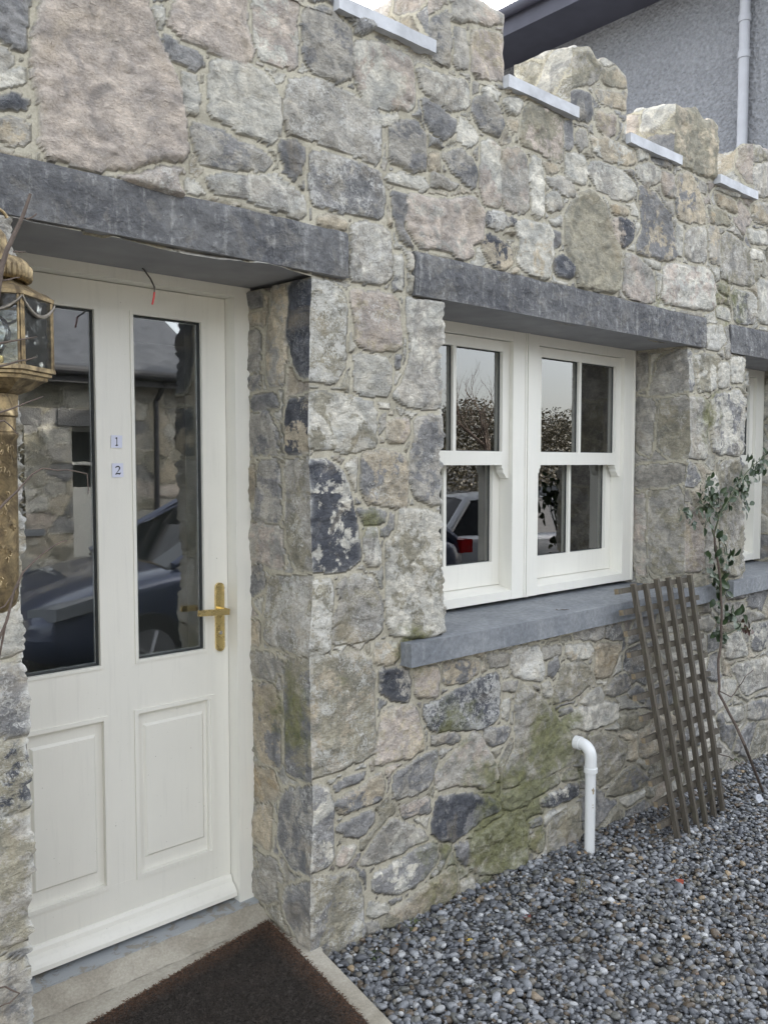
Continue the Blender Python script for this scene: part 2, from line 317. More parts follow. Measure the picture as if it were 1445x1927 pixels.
# ------------------------------------------------------------------ stones of the wall, drawn stone by stone
PAL = {'g': (.365, .345, .305), 'b': (.215, .213, .212), 'w': (.52, .50, .44), 't': (.43, .375, .285), 'p': (.43, .375, .325),
       'd': (.072, .076, .088), 'k': (.285, .265, .205), 'o': (.38, .31, .21)}
MORT = (.42, .39, .31)
CROPS = {'A': (0, 0, 1.9986), 'B': (723, 0, 2.0014), 'C': (440, 480, 2.4095), 'D': (440, 1150, 2.4804), 'E': (880, 1040, 2.1717),
         'F': (780, 540, 2.1729), 'G': (0, 950, 1.973), 'H': (1000, 1040, 3.2112)}
RAW = '''A p .3|165,-60 540,-60 600,130 650,250 690,330 722,560 700,612 600,600 480,645 330,640 180,600 155,540 150,400 125,290 115,160 150,60
A b .2|-30,-60 140,-60 112,60 100,170 60,180 0,140 -30,140
A g .3|-30,160 0,165 50,190 60,230 0,270 -30,270
A w .3|-30,275 50,245 95,240 105,270 95,310 20,330 -30,335
A db .3|-30,372 40,350 80,345 112,375 100,405 40,412 -30,400
A gt .5|-30,440 60,430 122,460 120,520 90,550 30,545 -30,520
A p .3|650,15 700,-60 945,-60 945,100 972,190 930,240 840,220 760,170 640,110
A w .3|575,15 620,20 632,70 610,110 590,60
A b .4|615,130 700,165 760,200 778,250 735,260 650,220 620,190
A pw .3|962,20 980,-60 1130,-60 1130,230 1110,257 990,225 967,130
A gb .3|1150,20 1260,30 1330,110 1332,290 1270,317 1180,260 1145,200
A w .2|800,225 960,240 1030,300 1067,370 1067,500 1030,560 960,520 860,470 790,440 795,300
A w .4|695,265 750,275 757,360 745,440 705,432 690,340
A gb .4|735,460 860,500 990,570 1027,610 1010,650 930,640 800,627 770,610 725,510
A g .8|1075,295 1180,285 1320,345 1420,395 1445,460 1438,620 1330,582 1180,530 1078,505
A b .2|1060,522 1120,530 1152,560 1147,640 1120,682 1075,650 1056,590
A bg .8|1165,560 1280,580 1440,640 1465,710 1452,830 1330,800 1170,770
A wg .7|775,665 850,650 990,670 1060,668 1120,710 1150,740 1160,800 1130,827 1020,790 900,750 800,715
A w .3|700,668 740,680 790,730 740,728 700,705
A t .3|1185,812 1250,800 1312,830 1300,867 1210,850
A gw .9|1322,828 1445,845 1484,880 1484,1050 1440,1075 1310,1042
B wp .3|-110,150 0,172 90,212 115,270 112,420 0,410 -60,390 -110,300
B w .3|-40,430 55,430 62,450 20,470 -35,462
B gw .4|125,255 220,280 310,305 320,340 315,400 255,415 190,390 135,340
B b .4|138,365 230,415 272,450 272,490 230,532 190,500 150,440
B gb .3|20,460 120,452 160,500 172,590 160,640 100,642 30,600
B w .3|28,645 150,660 178,700 160,720 90,700 20,670
B t .3|180,568 217,570 217,640 170,642
B g .4|178,642 240,660 282,692 262,712 178,705
B gb .5|222,572 290,560 340,590 357,650 350,705 310,690 245,630
B w .3|275,480 290,440 350,490 362,530 330,562 278,530
B gb .3|325,378 380,350 430,400 447,470 430,522 370,490 328,430
B w .4|360,320 400,318 447,350 420,377 375,358
B wp .4|375,530 410,525 437,560 444,640 442,780 385,777 360,690
B gp .6|450,555 505,550 540,590 548,700 545,812 450,782 444,650
B w .5|557,585 590,600 608,660 602,815 575,832 555,800 550,680
B kp .2|525,388 600,408 680,440 687,600 650,617 580,575 505,540
B w .3|445,367 490,362 517,390 505,432 460,432
B b .2|682,460 710,448 722,500 715,572 690,562
B g .2|733,490 770,488 777,540 745,577 725,545
B w .4|690,578 760,588 777,630 770,690 700,682 690,640
B to .2|600,608 660,618 672,650 620,657
B g .5|610,668 680,663 722,690 735,732 690,735 640,702
B wg .3|610,742 640,715 675,728 682,790 630,800 610,775
B dg .9|385,800 430,790 502,822 495,847 440,862 388,842
B pg .4|110,722 230,758 300,740 350,738 382,790 380,902 330,920 345,960 312,987 220,952 140,940 95,860 90,790
B b .3|40,718 100,724 100,780 85,850 120,935 70,902 45,800
B td .3|380,868 430,878 480,930 492,990 460,1022 410,990 378,930
B wt .4|490,828 620,848 642,880 637,980 622,1058 540,1032 503,1000 510,920
B b .4|645,868 677,870 670,930 640,942
B db .3|640,980 680,958 722,1000 717,1052 660,1052 638,1020
B k .3|740,722 790,708 830,758 852,850 887,930 882,1090 850,1107 735,1085 715,1000 690,940 690,800
B gw .5|785,598 850,608 910,650 947,700 937,752 870,745 800,700 772,640
B tw .3|780,508 840,508 940,568 947,612 900,622 800,572
B tp .2|810,403 880,430 882,500 850,512 808,480
B to .2|850,757 920,778 927,812 858,800
B dp .5|853,818 900,813 942,840 942,900 905,942 862,890
B gw .4|945,618 1000,613 1042,640 1037,692 990,702 948,660
B gp .3|1047,640 1092,658 1102,740 1060,742 1040,690
B bt .4|960,693 1000,703 1050,760 1092,830 1107,972 1060,977 950,952 955,900 975,860 963,780
B tb .4|1102,658 1150,648 1192,710 1218,790 1217,852 1108,820 1100,740
B w .4|1110,838 1136,850 1132,972 1108,960
B gw .6|1145,858 1217,860 1217,992 1140,972
B tg .4|1222,858 1260,850 1267,1012 1224,990
B gp .5|905,953 950,958 1017,1020 1027,1132 980,1142 903,1112
B w .3|975,968 1040,983 1047,1017 1000,1002
B wp .6|1055,983 1130,998 1215,1008 1242,1060 1242,1172 1170,1167 1043,1132
B g .4|1195,678 1222,688 1222,732 1190,722
B ko .2|1225,768 1290,788 1312,850 1238,850
B to .2|1255,718 1330,748 1337,802 1268,772
B gk .6|1270,890 1300,878 1392,960 1392,1077 1300,1067 1263,1050
B w .4|1370,858 1445,868 1452,922 1378,912
B w .3|1385,933 1430,948 1432,982 1383,972
B bw .8|1318,1083 1390,1108 1397,1222 1323,1217
B w .6|1405,1048 1470,1060 1470,1232 1403,1222
B gt .3|1250,1073 1305,1078 1302,1122 1258,1102
B w .5|1248,1163 1305,1158 1312,1212 1258,1202
B tg .4|1388,758 1455,768 1465,852 1398,832
B wb .3|45,958 87,960 82,1102 43,1097
B gb .3|165,60 250,20 252,250 165,232
B g .3|260,88 310,98 317,252 263,262
B pt .3|325,118 400,103 465,150 465,302 328,282
B gp .3|250,-60 470,-60 470,92 340,87 253,62
B kg .2|695,160 760,160 830,250 820,305 700,335
B bg .3|695,338 790,345 792,452 695,452
B tk .2|825,262 880,258 925,300 925,337 838,312
B tg .3|800,328 925,352 925,422 828,382
B kt .3|1080,360 1165,380 1270,470 1265,680 1150,642 1090,602
B g .3|1388,620 1480,600 1480,742 1393,737
B gk .3|1385,545 1480,545 1480,592 1385,608
C kw 1.|315,95 430,108 505,150 517,300 512,500 480,582 315,560
C pt .6|520,150 590,148 752,185 762,300 752,427 620,422 560,400 545,300
C gw .5|790,190 900,200 960,215 960,600 930,702 870,707 760,662 718,620 770,560 800,420 788,300
C w .3|550,438 640,438 690,468 717,520 702,622 620,632 548,620 545,520
C b .3|720,450 757,443 752,497 725,502
C w .2|655,655 700,653 707,682 660,684
C wk .5|315,630 420,615 520,638 620,650 645,700 658,860 600,882 520,902 420,892 315,870
C gb .3|658,720 692,700 687,782 665,802
C tp .4|692,740 750,728 790,738 802,800 770,852 700,832
C gb .5|820,738 900,728 960,738 960,1110 900,1127 840,1102 798,1000 798,900 815,860
C tb .6|590,900 680,868 770,898 802,980 802,1150 730,1157 600,1132 573,1050
C dw .3|315,925 420,930 495,970 535,1080 562,1200 582,1380 540,1422 420,1452 315,1430
C bg .4|560,1163 640,1158 702,1180 692,1217 600,1232
C wg .6|610,1238 660,1238 667,1330 672,1412 600,1402 588,1310
C wk .6|760,1150 900,1148 970,1170 970,1700 860,1732 720,1747 698,1600 698,1300 750,1250
C gk .7|520,1460 600,1448 640,1468 692,1570 692,1700 640,1762 460,1772 453,1650 490,1540
C g .4|460,1500 500,1458 507,1490 470,1572
C kw .9|315,1465 440,1478 447,1600 452,1790 400,1817 315,1832
C tw .4|650,1768 760,1768 772,1830 740,1877 658,1872
C w .3|465,1778 522,1785 500,1807
C w .3|555,1778 612,1773 580,1802
D kt .8|345,228 450,203 600,193 662,250 670,660 600,702 460,762 345,792
D dg .4|685,288 820,278 832,330 827,432 760,437 688,400
D tp .4|848,248 967,248 962,392 848,412
D tb .4|985,238 1060,218 1157,223 1152,280 1080,332 990,342 978,290
D g .3|1180,198 1292,188 1282,252 1200,257
D d 1.|900,428 1040,368 1180,288 1240,283 1252,350 1242,480 1180,542 1040,557 930,562 888,470
D tp .6|705,468 840,433 872,480 902,640 820,692 740,692 663,727 658,690 690,560
D bg .3|933,578 1060,568 1072,590 1040,622 938,637
D gp .6|1110,563 1155,558 1177,620 1222,700 1232,770 1170,827 1060,812 970,852 948,790 1020,690
D bg .3|1180,538 1280,528 1292,560 1200,622 1163,580
D b .5|470,812 540,770 610,752 600,778 480,842
D tb .5|480,880 600,810 682,738 697,780 692,870 600,912 500,947 466,910
D b .5|488,1000 640,918 662,950 652,1010 600,1052 520,1062 488,1030
D bg .5|738,760 900,668 962,658 967,720 932,830 860,862 738,872 728,830
D bp .4|770,908 930,878 933,950 798,977
D db .3|958,880 1100,843 1200,868 1257,910 1242,940 1150,982 1040,1087 980,1082 928,1040
D wp .4|510,1108 582,1088 572,1150 530,1207 488,1202 493,1150
D gw .5|660,1080 720,978 780,983 900,1038 917,1075 800,1132 690,1192 598,1202 620,1150
D bw .6|720,1208 850,1128 952,1078 957,1180 860,1282 740,1327 658,1322 648,1250
D w .5|630,1368 720,1368 722,1402 660,1432 628,1412
D tk .5|722,1400 900,1288 1030,1208 1052,1250 1042,1330 900,1432 760,1477 700,1482
D g .3|623,1440 682,1448 682,1502 623,1512
D kb .8|345,1268 480,1248 570,1233 602,1290 622,1480 602,1562 440,1645 345,1700
D bw .7|345,818 440,813 467,900 472,1050 477,1180 440,1222 345,1247
D kw .7|1110,1073 1290,958 1340,948 1372,1010 1357,1190 1250,1247 1110,1237 1098,1150
D gk .4|1258,858 1392,828 1392,912 1290,937 1248,900
D b .3|1038,1098 1102,1078 1102,1202 1048,1172
D g .3|1255,328 1327,318 1312,372 1258,367
D w .3|1260,408 1292,403 1287,502 1253,492
E wg .9|178,400 230,378 292,383 312,450 307,522 230,522 178,490
E g .3|300,388 382,383 382,422 310,442
E wt .4|400,378 517,378 517,432 430,447 398,420
E b .3|328,450 370,428 377,470 345,522 323,490
E w .4|300,538 330,528 352,570 340,602 308,590
E kg .5|380,458 470,448 512,480 517,540 440,602 350,622 368,540
E to .4|525,378 642,368 637,400 592,510 523,517
E wg .5|460,630 480,598 550,548 562,590 540,632
E bg .3|565,560 600,518 662,498 672,560 600,592 568,592
E gb .5|380,650 430,638 442,660 390,677
E wg .6|385,700 450,648 560,618 612,618 607,690 520,722 430,737
E gk .5|210,543 255,548 310,610 370,680 442,760 457,800 442,850 330,922 240,952 145,972 158,880 190,800 198,700 193,620
E w .4|148,600 177,598 170,682 148,672
E bg .3|78,710 150,698 182,720 160,762 100,787 73,760
E g .4|400,898 450,888 457,932 380,942
E wk .4|150,998 260,938 370,918 377,950 270,1012 190,1062 148,1052
E dw .7|300,1018 400,958 457,948 452,990 400,1022 310,1052
E kg .3|330,1108 400,1058 467,1028 472,1212 430,1227 338,1237
E bg .3|253,1105 300,1088 302,1122 260,1132
E wt .4|250,1178 310,1128 322,1170 302,1232 248,1227
E kg .3|500,748 590,743 652,780 642,850 590,922 540,962 528,850 500,800
E kb .2|570,990 620,898 680,858 742,920 722,960 620,1002
E k .3|620,660 760,648 742,700 700,722 618,722
E b .3|650,580 700,538 732,560 722,622
F bw .5|1060,270 1110,250 1147,258 1147,432 1097,442 1060,440
F kw .5|1150,278 1200,268 1252,290 1252,340 1232,422 1158,442
F w .5|1240,308 1292,308 1292,402 1248,422
F w .5|1295,288 1350,288 1350,392 1298,402
F wk .9|1185,163 1260,158 1277,210 1242,262 1188,247
F gw .6|1070,455 1200,458 1207,600 1202,702 1110,702 1070,600
F wb .6|1215,448 1350,418 1350,692 1230,682 1213,580
F bw .5|1065,718 1150,723 1182,780 1152,822 1065,822
F wb .5|1200,778 1240,758 1252,860 1198,852
F kg .6|1250,718 1345,698 1345,1160 1290,1192 1243,1150 1248,900
F pt .6|1065,898 1150,898 1182,1000 1182,1172 1065,1162
F g .3|1190,950 1235,898 1237,1152 1188,1172
G w .6|-90,380 70,378 95,430 95,540 40,572 -90,560
G gb .7|-90,598 65,598 110,680 110,850 60,862 -90,850
G kd .7|-90,868 85,878 115,960 115,1110 40,1162 -90,1150
G gk .6|-90,1178 80,1158 120,1250 120,1600 40,1642 -90,1640
G gb .5|-90,1698 95,1698 130,1900 130,1990 -90,1990
H wg .5|1190,500 1260,470 1290,560 1300,610 1180,660
H wb .5|1310,430 1440,410 1440,570 1330,600
H gw .5|1215,680 1440,620 1440,800 1280,880
H g .5|1010,390 1090,380 1130,420 1100,470 1010,460
H wg .4|1160,960 1270,930 1280,1020 1170,1040
H gb .4|1300,910 1445,880 1445,1010 1300,1020'''
RAW1 = '''C b .2|60,170 133,170 137,240 68,242
C g .3|58,340 132,340 132,530 66,522
C bg .3|62,545 132,540 132,607 70,612
C tg .2|182,130 242,140 252,300 242,450 235,590 160,592 150,400
C d .4|250,110 385,95 385,560 310,552 270,480 245,380
C b .3|92,640 202,625 217,680 190,702 88,707
C gb .3|75,720 170,708 212,800 212,912 88,907
C dt .3|250,660 385,630 385,905 248,902 248,800
C t .3|58,960 112,948 107,1132 58,1112
C gb .3|130,938 212,928 222,1202 88,1212
C gk .6|235,930 385,920 385,1440 270,1432 238,1200
C gp .3|68,1220 227,1218 232,1422 75,1392
C bg .5|73,1410 142,1408 157,1500 80,1562
C t .3|83,1650 132,1648 132,1762 83,1762
C gk .8|170,1448 385,1468 385,1830 280,1802 158,1742 148,1600
D g .3|73,180 202,178 207,322 78,302
D g .3|190,198 242,218 242,282 198,262
D bk .5|250,223 410,218 410,792 330,792 238,742 238,400
D tb .3|93,335 182,328 217,400 217,732 118,702 83,560
D to .2|78,728 182,728 217,840 182,887 88,882
D tg .3|100,898 187,898 182,1122 93,1062
D bg .6|220,828 390,810 390,1242 280,1212 208,1080
D g .3|98,1120 202,1148 242,1262 150,1232
D g .4|83,1200 202,1208 222,1342 150,1362 73,1302
D bg .5|243,1288 390,1258 390,1700 238,1402'''
RAW2 = '''F g .3|903,280 962,268 962,402 903,422
F g .3|1000,300 1085,258 1130,258 1130,432 1040,442 958,442 988,350
F kg .5|1000,458 1130,453 1130,702 1040,712 988,650
F g .3|908,438 990,458 972,702 908,662
F g .3|903,728 1110,728 1110,812 903,822
F gp .2|903,850 952,838 952,1182 903,1192
F gk .4|965,838 1110,818 1115,1162 958,1192'''
XJ, XJL, WX0, WX1, W2X0, W2X1 = 1.65, 0.735, 2.235, 4.03, 4.635, 5.53     # door and window jambs
DH, WZ0, ZC = 2.235, 0.995, 3.115                                        # head of openings, sill top, crenel level
ED, EW = 0.38, 0.29                                                   # depth of the door and window frames
def chaikin(P):
    Q = 0.87*P+0.13*np.roll(P, -1, 0); R_ = 0.13*P+0.87*np.roll(P, -1, 0)
    return np.stack([Q, R_], 1).reshape(-1, 2)
def load(raw, ax, val):
    out = []
    for ln in raw.split('\n'):
        hd, pts = ln.split('|'); cr, cols, spk = hd.split(); ox, oy, sc = CROPS[cr]
        P = []
        for t in pts.split():
            u, v = map(float, t.split(',')); w = un(ox+u/sc, oy+v/sc, ax, val)
            P.append((w[0] if ax == 1 else w[1], w[2]))
        out.append((chaikin(np.array(P)), cols, float(spk)))
    return out
POL = {'F': load(RAW, 1, -0.012), 'R1': load(RAW1, 0, XJ), 'R2': load(RAW2, 0, WX1)}

def sdf_poly(px, pz, P):
    d2 = np.full(px.shape, 1e9); ins = np.zeros(px.shape, bool)
    n = len(P)
    for i in range(n):
        ax, az = P[i]; bx, bz = P[(i+1) % n]
        ex, ez = bx-ax, bz-az
        t = np.clip(((px-ax)*ex+(pz-az)*ez)/(ex*ex+ez*ez+1e-12), 0, 1)
        dx, dz = px-(ax+t*ex), pz-(az+t*ez); d2 = np.minimum(d2, dx*dx+dz*dz)
        c = ((az > pz) != (bz > pz)) & (px < (bx-ax)*(pz-az)/(bz-az+1e-12)+ax)
        ins ^= c
    d = np.sqrt(d2); return np.where(ins, d, -d)

MOSS = [(2.62, .18, .35, 1.), (2.3, .62, .22, .5), (3.1, .32, .2, .6), (1.75, .9, .12, .5), (3.7, 2.35, .25, .5), (2.1, .97, .1, 1.),
        (1.9, 1.42, .1, .7), (4.4, 2.5, .3, .5), (2.35, .1, .4, .6), (4.25, 1.9, .22, .6), (1.82, 2.3, .1, .3), (4.4, 1.0, .12, .8), (2.9, .45, .25, .9), (3.55, 2.1, .3, .3)]
def stones(a, b, key, seed=0, cell=0.15, shade=None):
    """height, col1, col2, prm for arrays a (along), b (up)"""
    sh = a.shape; a = a.ravel().astype(float); b = b.ravel().astype(float); n = a.size
    wa = a+0.004*vn(a*55, b*55, seed+1)+0.006*vn(a*18, b*18, seed+2)
    wb = b+0.004*vn(a*55, b*55, seed+3)+0.006*vn(a*18, b*18, seed+4)
    H = np.zeros(n); C1 = np.tile(np.array(MORT), (n, 1)); C2 = C1*0.82; PR = np.zeros((n, 3)); PR[:, 0] = 0.0
    MJ = np.full(n, -.04); dout = np.full(n, 0.5); done = np.zeros(n, bool)
    rs = np.random.RandomState(seed+5)
    bulk = 0.006*fbm(a*8, b*8, 5, seed+9); rid = 0.009*np.abs(fbm(a*20, b*26, 4, seed+12))
    for fq, am, so in ((5.5, .0055, 61), (11, .0035, 64)):
        q = fbm(a*fq, b*fq*1.2, 4, seed+so); bulk = bulk+am*(1/(1+np.exp(-(q-.08)*55))-.5)
    grit = 0.0024*fbm(a*75, b*75, 3, seed+15)
    def prof(d, hi, w): return hi*(1-np.exp(-np.maximum(d, 0)/w))
    for P, cols, spk in POL.get(key, []):
        x0, z0 = P.min(0)-0.09; x1, z1 = P.max(0)+0.09
        idx = np.nonzero((wa > x0) & (wa < x1) & (wb > z0) & (wb < z1))[0]
        hi = rs.uniform(.006, .012); tx, tz = rs.uniform(-.05, .05, 2); sub = rs.uniform(-1, 1, 6); jit = rs.uniform(.86, 1.16)
        if idx.size == 0: continue
        d = sdf_poly(wa[idx], wb[idx], P)+0.002
        dout[idx] = np.minimum(dout[idx], np.where(d < 0, -d, 0))
        k = d > 0; ii = idx[k]
        if ii.size == 0: continue
        cx, cz = P.mean(0); dd = d[k]
        fac = np.maximum.reduce([(a[ii]-cx)*tx+(b[ii]-cz)*tz, (a[ii]-cx)*sub[0]*.16+(b[ii]-cz)*sub[1]*.16-.004, (a[ii]-cx)*sub[2]*.2+(b[ii]-cz)*sub[3]*.2-.010])
        H[ii] = prof(dd, hi, .0034)+np.minimum(dd/.009, 1)*(fac*.5+bulk[ii]+rid[ii])+grit[ii]
        c1 = np.array(PAL[cols[0]])*jit; c2 = np.array(PAL[cols[1]])*jit if len(cols) > 1 else c1*rs.uniform(.7, 1.25)
        rim = (np.exp(-dd/.0055)*(.35+.65*np.clip(.5+1.4*fbm(a[ii]*28, b[ii]*28, 3, seed+51), 0, 1))*.62)[:, None]
        PALE = np.array((.52, .51, .47)); C1[ii] = c1*(1-rim)+PALE*rim; C2[ii] = c2*(1-rim)+PALE*rim
        PR[ii, 0] = spk; PR[ii, 2] = 1; done[ii] = True; MJ[ii] = rs.uniform(-.20, .14)
    # the rest: small and middling stones that fit into what is left over
    ca, cb = cell*1.35, cell
    ga, gb = np.floor(wa/ca), np.floor(wb/cb)
    best = np.full(n, 1e9); bi = np.zeros((n, 2)); 
    def seedpt(i, j):
        o = np.zeros_like(i); return (i+.5+(_h(i, j, o, seed+70)-.5)*.95)*ca, (j+.5+(_h(i, j, o, seed+71)-.5)*.95)*cb, _h(i, j, o, seed+72) < 0.24
    nb = [(i, j) for i in (-2, -1, 0, 1, 2) for j in (-2, -1, 0, 1, 2)]
    fr = np.nonzero(~done)[0]
    if fr.size:
        A, B_ = wa[fr], wb[fr]; G, Gb = ga[fr], gb[fr]
        best = np.full(fr.size, 1e9); sx = np.zeros(fr.size); sz = np.zeros(fr.size); si = np.zeros((fr.size, 2))
        for i, j in nb:
            x, z, drop = seedpt(G+i, Gb+j); d = ((A-x)/1.25)**2+(B_-z)**2; d[drop] = 1e9
            m = d < best; best[m] = d[m]; sx[m] = x[m]; sz[m] = z[m]; si[m, 0] = (G+i)[m]; si[m, 1] = (Gb+j)[m]
        ed = np.full(fr.size, 1e9)
        for i, j in nb:
            x, z, drop = seedpt(G+i, Gb+j)
            dx, dz = (x-sx)/1.25, z-sz; L_ = np.sqrt(dx*dx+dz*dz)
            same = L_ < 1e-6; L_[same] = 1
            e = (((x+sx)/2-A)/1.25*dx+((z+sz)/2-B_)*dz)/L_
            e[same | drop] = 1e9; ed = np.minimum(ed, e)
        d = np.minimum(ed, dout[fr]-.006)-.008
        o = np.zeros(fr.size); hsh = [_h(si[:, 0], si[:, 1], o, seed+80+k) for k in range(8)]
        k = d > 0; ii = fr[k]
        hi = (.004+.008*hsh[0])[k]
        tl = ((A-sx)*(hsh[1]-.5)*.3+(B_-sz)*(hsh[2]-.5)*.3)[k]
        H[ii] = hi*(1-np.exp(-d[k]/.0034))+np.minimum(d[k]/.009, 1)*(tl+bulk[ii]+rid[ii])+grit[ii]
        keys = ['g', 'g', 'b', 'w', 'w', 't', 'k', 'g', 'p', 'w', 'b', 'k']; pal = np.array([PAL[q] for q in keys])
        q1 = (hsh[3]*11.99).astype(int)[k]; q2 = (hsh[4]*11.99).astype(int)[k]
        j_ = (.85+.3*hsh[5])[k][:, None]
        C1[ii] = pal[q1]*j_; C2[ii] = (pal[q1]*.55+pal[q2]*.45)*j_
        PR[ii, 0] = (.25+.6*hsh[6])[k]; PR[ii, 2] = 1
        MJ[ii] = (hsh[7]*.3-.18)[k]
        rim = (np.exp(-d[k]/.0055)*.4)[:, None]; C1[ii] = C1[ii]*(1-rim)+np.array((.5, .49, .45))*rim
    m = PR[:, 2] == 0
    H[m] = 0.0035*fbm(a[m]*22, b[m]*22, 4, seed+33)+.003
    # mortar smears over stone edges
    if key == 'F':
        mo = np.zeros(n)
        for x, z, r, s_ in MOSS: mo = np.maximum(mo, s_*np.exp(-((a-x)**2+(b-z)**2)/(r*r)))
        mo = np.maximum(mo, .33*np.exp(-np.maximum(b, 0)/.45)); PR[:, 1] = .12+.75*mo+MJ*np.clip(mo*3, 0, 1)+.12*fbm(a*16, b*16, 3, seed+44)*mo
        PR[:, 1] += .10*(~m == False)*(a > 3.2)
    else: PR[:, 1] = .22 if key in ('R1',) else .15
    if key == 'R1':
        PR[:, 1] = .2+.42*np.exp(-((a-.1)**2+(b-.8)**2)/.05)
    return H.reshape(sh), C1.reshape(sh+(3,)), C2.reshape(sh+(3,)), PR.reshape(sh+(3,))

class WallMesh:
    def __init__(s): s.V = []; s.F = []; s.C1 = []; s.C2 = []; s.PR = []; s.n = 0
    def add(s, P, st, keep=None):
        r, c = P.shape[:2]
        idx = np.arange(r*c).reshape(r, c)+s.n
        q = np.stack([idx[:-1, :-1], idx[:-1, 1:], idx[1:, 1:], idx[1:, :-1]], -1)
        q = q.reshape(-1, 4) if keep is None else q[keep]
        s.V.append(P.reshape(-1, 3)); s.F.append(q); s.n += r*c
        s.C1.append(st[1].reshape(-1, 3)); s.C2.append(st[2].reshape(-1, 3)); s.PR.append(st[3].reshape(-1, 3))
    def build(s, name, mat, parent):
        V = np.concatenate(s.V).astype(np.float32); F = np.concatenate(s.F).astype(np.int32)
        used = np.zeros(len(V), bool); used[F.ravel()] = True; re = np.cumsum(used)-1; F = re[F]
        V = V[used]
        me = bpy.data.meshes.new(name); me.vertices.add(len(V)); me.vertices.foreach_set('co', V.ravel())
        me.loops.add(F.size); me.loops.foreach_set('vertex_index', F.ravel().astype(np.int32)); me.polygons.add(len(F))
        me.polygons.foreach_set('loop_start', np.arange(0, F.size, 4, dtype=np.int32))
        me.update(calc_edges=True)
        for nm, arr in (('col1', s.C1), ('col2', s.C2), ('prm', s.PR)):
            A = np.concatenate(arr)[used]; A = np.concatenate([A, np.ones((len(A), 1))], 1).astype(np.float32)
            at = me.attributes.new(nm, 'FLOAT_COLOR', 'POINT'); at.data.foreach_set('color', A.ravel())
        me.validate()
        return link(name, me, mat, parent, True)
def warp(P): return 0.010*vec3n(P, 4.0, 5)
def span(bps, steps):
    out = [bps[0]]
    for a, b, st in zip(bps[:-1], bps[1:], steps):
        k = max(1, int(round((b-a)/st))); out += list(a+(b-a)*np.arange(1, k+1)/k)
    return np.array(out)

# ================================================================== ground
def gz(x): return -0.012-0.026*max(0.0, min(x, 8.0)-1.7)
def ground():
    bm = bmesh.new(); xs = [-90, -10, 1.7, 3, 4.5, 6, 8, 20, 120]; ys = [-120, -12, -2.5, 0.3, 12, 60]
    g = [[bm.verts.new((x, y, gz(x)-.006)) for x in xs] for y in ys]
    for j in range(len(ys)-1):
        for i in range(len(xs)-1): bm.faces.new((g[j][i], g[j][i+1], g[j+1][i+1], g[j+1][i]))
    m, nt, b = new_mat('gravel_bed'); co = objco(nt)
    v = nt.nodes.new('ShaderNodeTexVoronoi'); v.inputs['Scale'].default_value = 75; nt.links.new(co, v.inputs['Vector'])
    hsv = nt.nodes.new('ShaderNodeSeparateColor'); nt.links.new(v.outputs['Color'], hsv.inputs[0])
    c = mixc(nt, hsv.outputs[0], (0.045, 0.045, 0.047), (0.20, 0.20, 0.20))
    c = mixc(nt, ramp(nt, v.outputs['Distance'], 0.35, 0.75), c, (0.03, 0.028, 0.025))
    nt.links.new(c, b.inputs['Base Color']); b.inputs['Roughness'].default_value = 0.75
    bump(nt, b, math_(nt, 'SUBTRACT', 1.0, v.outputs['Distance']), 1.0, 0.01)
    tag(obj('ground', bm, m), kind='structure')
ground()

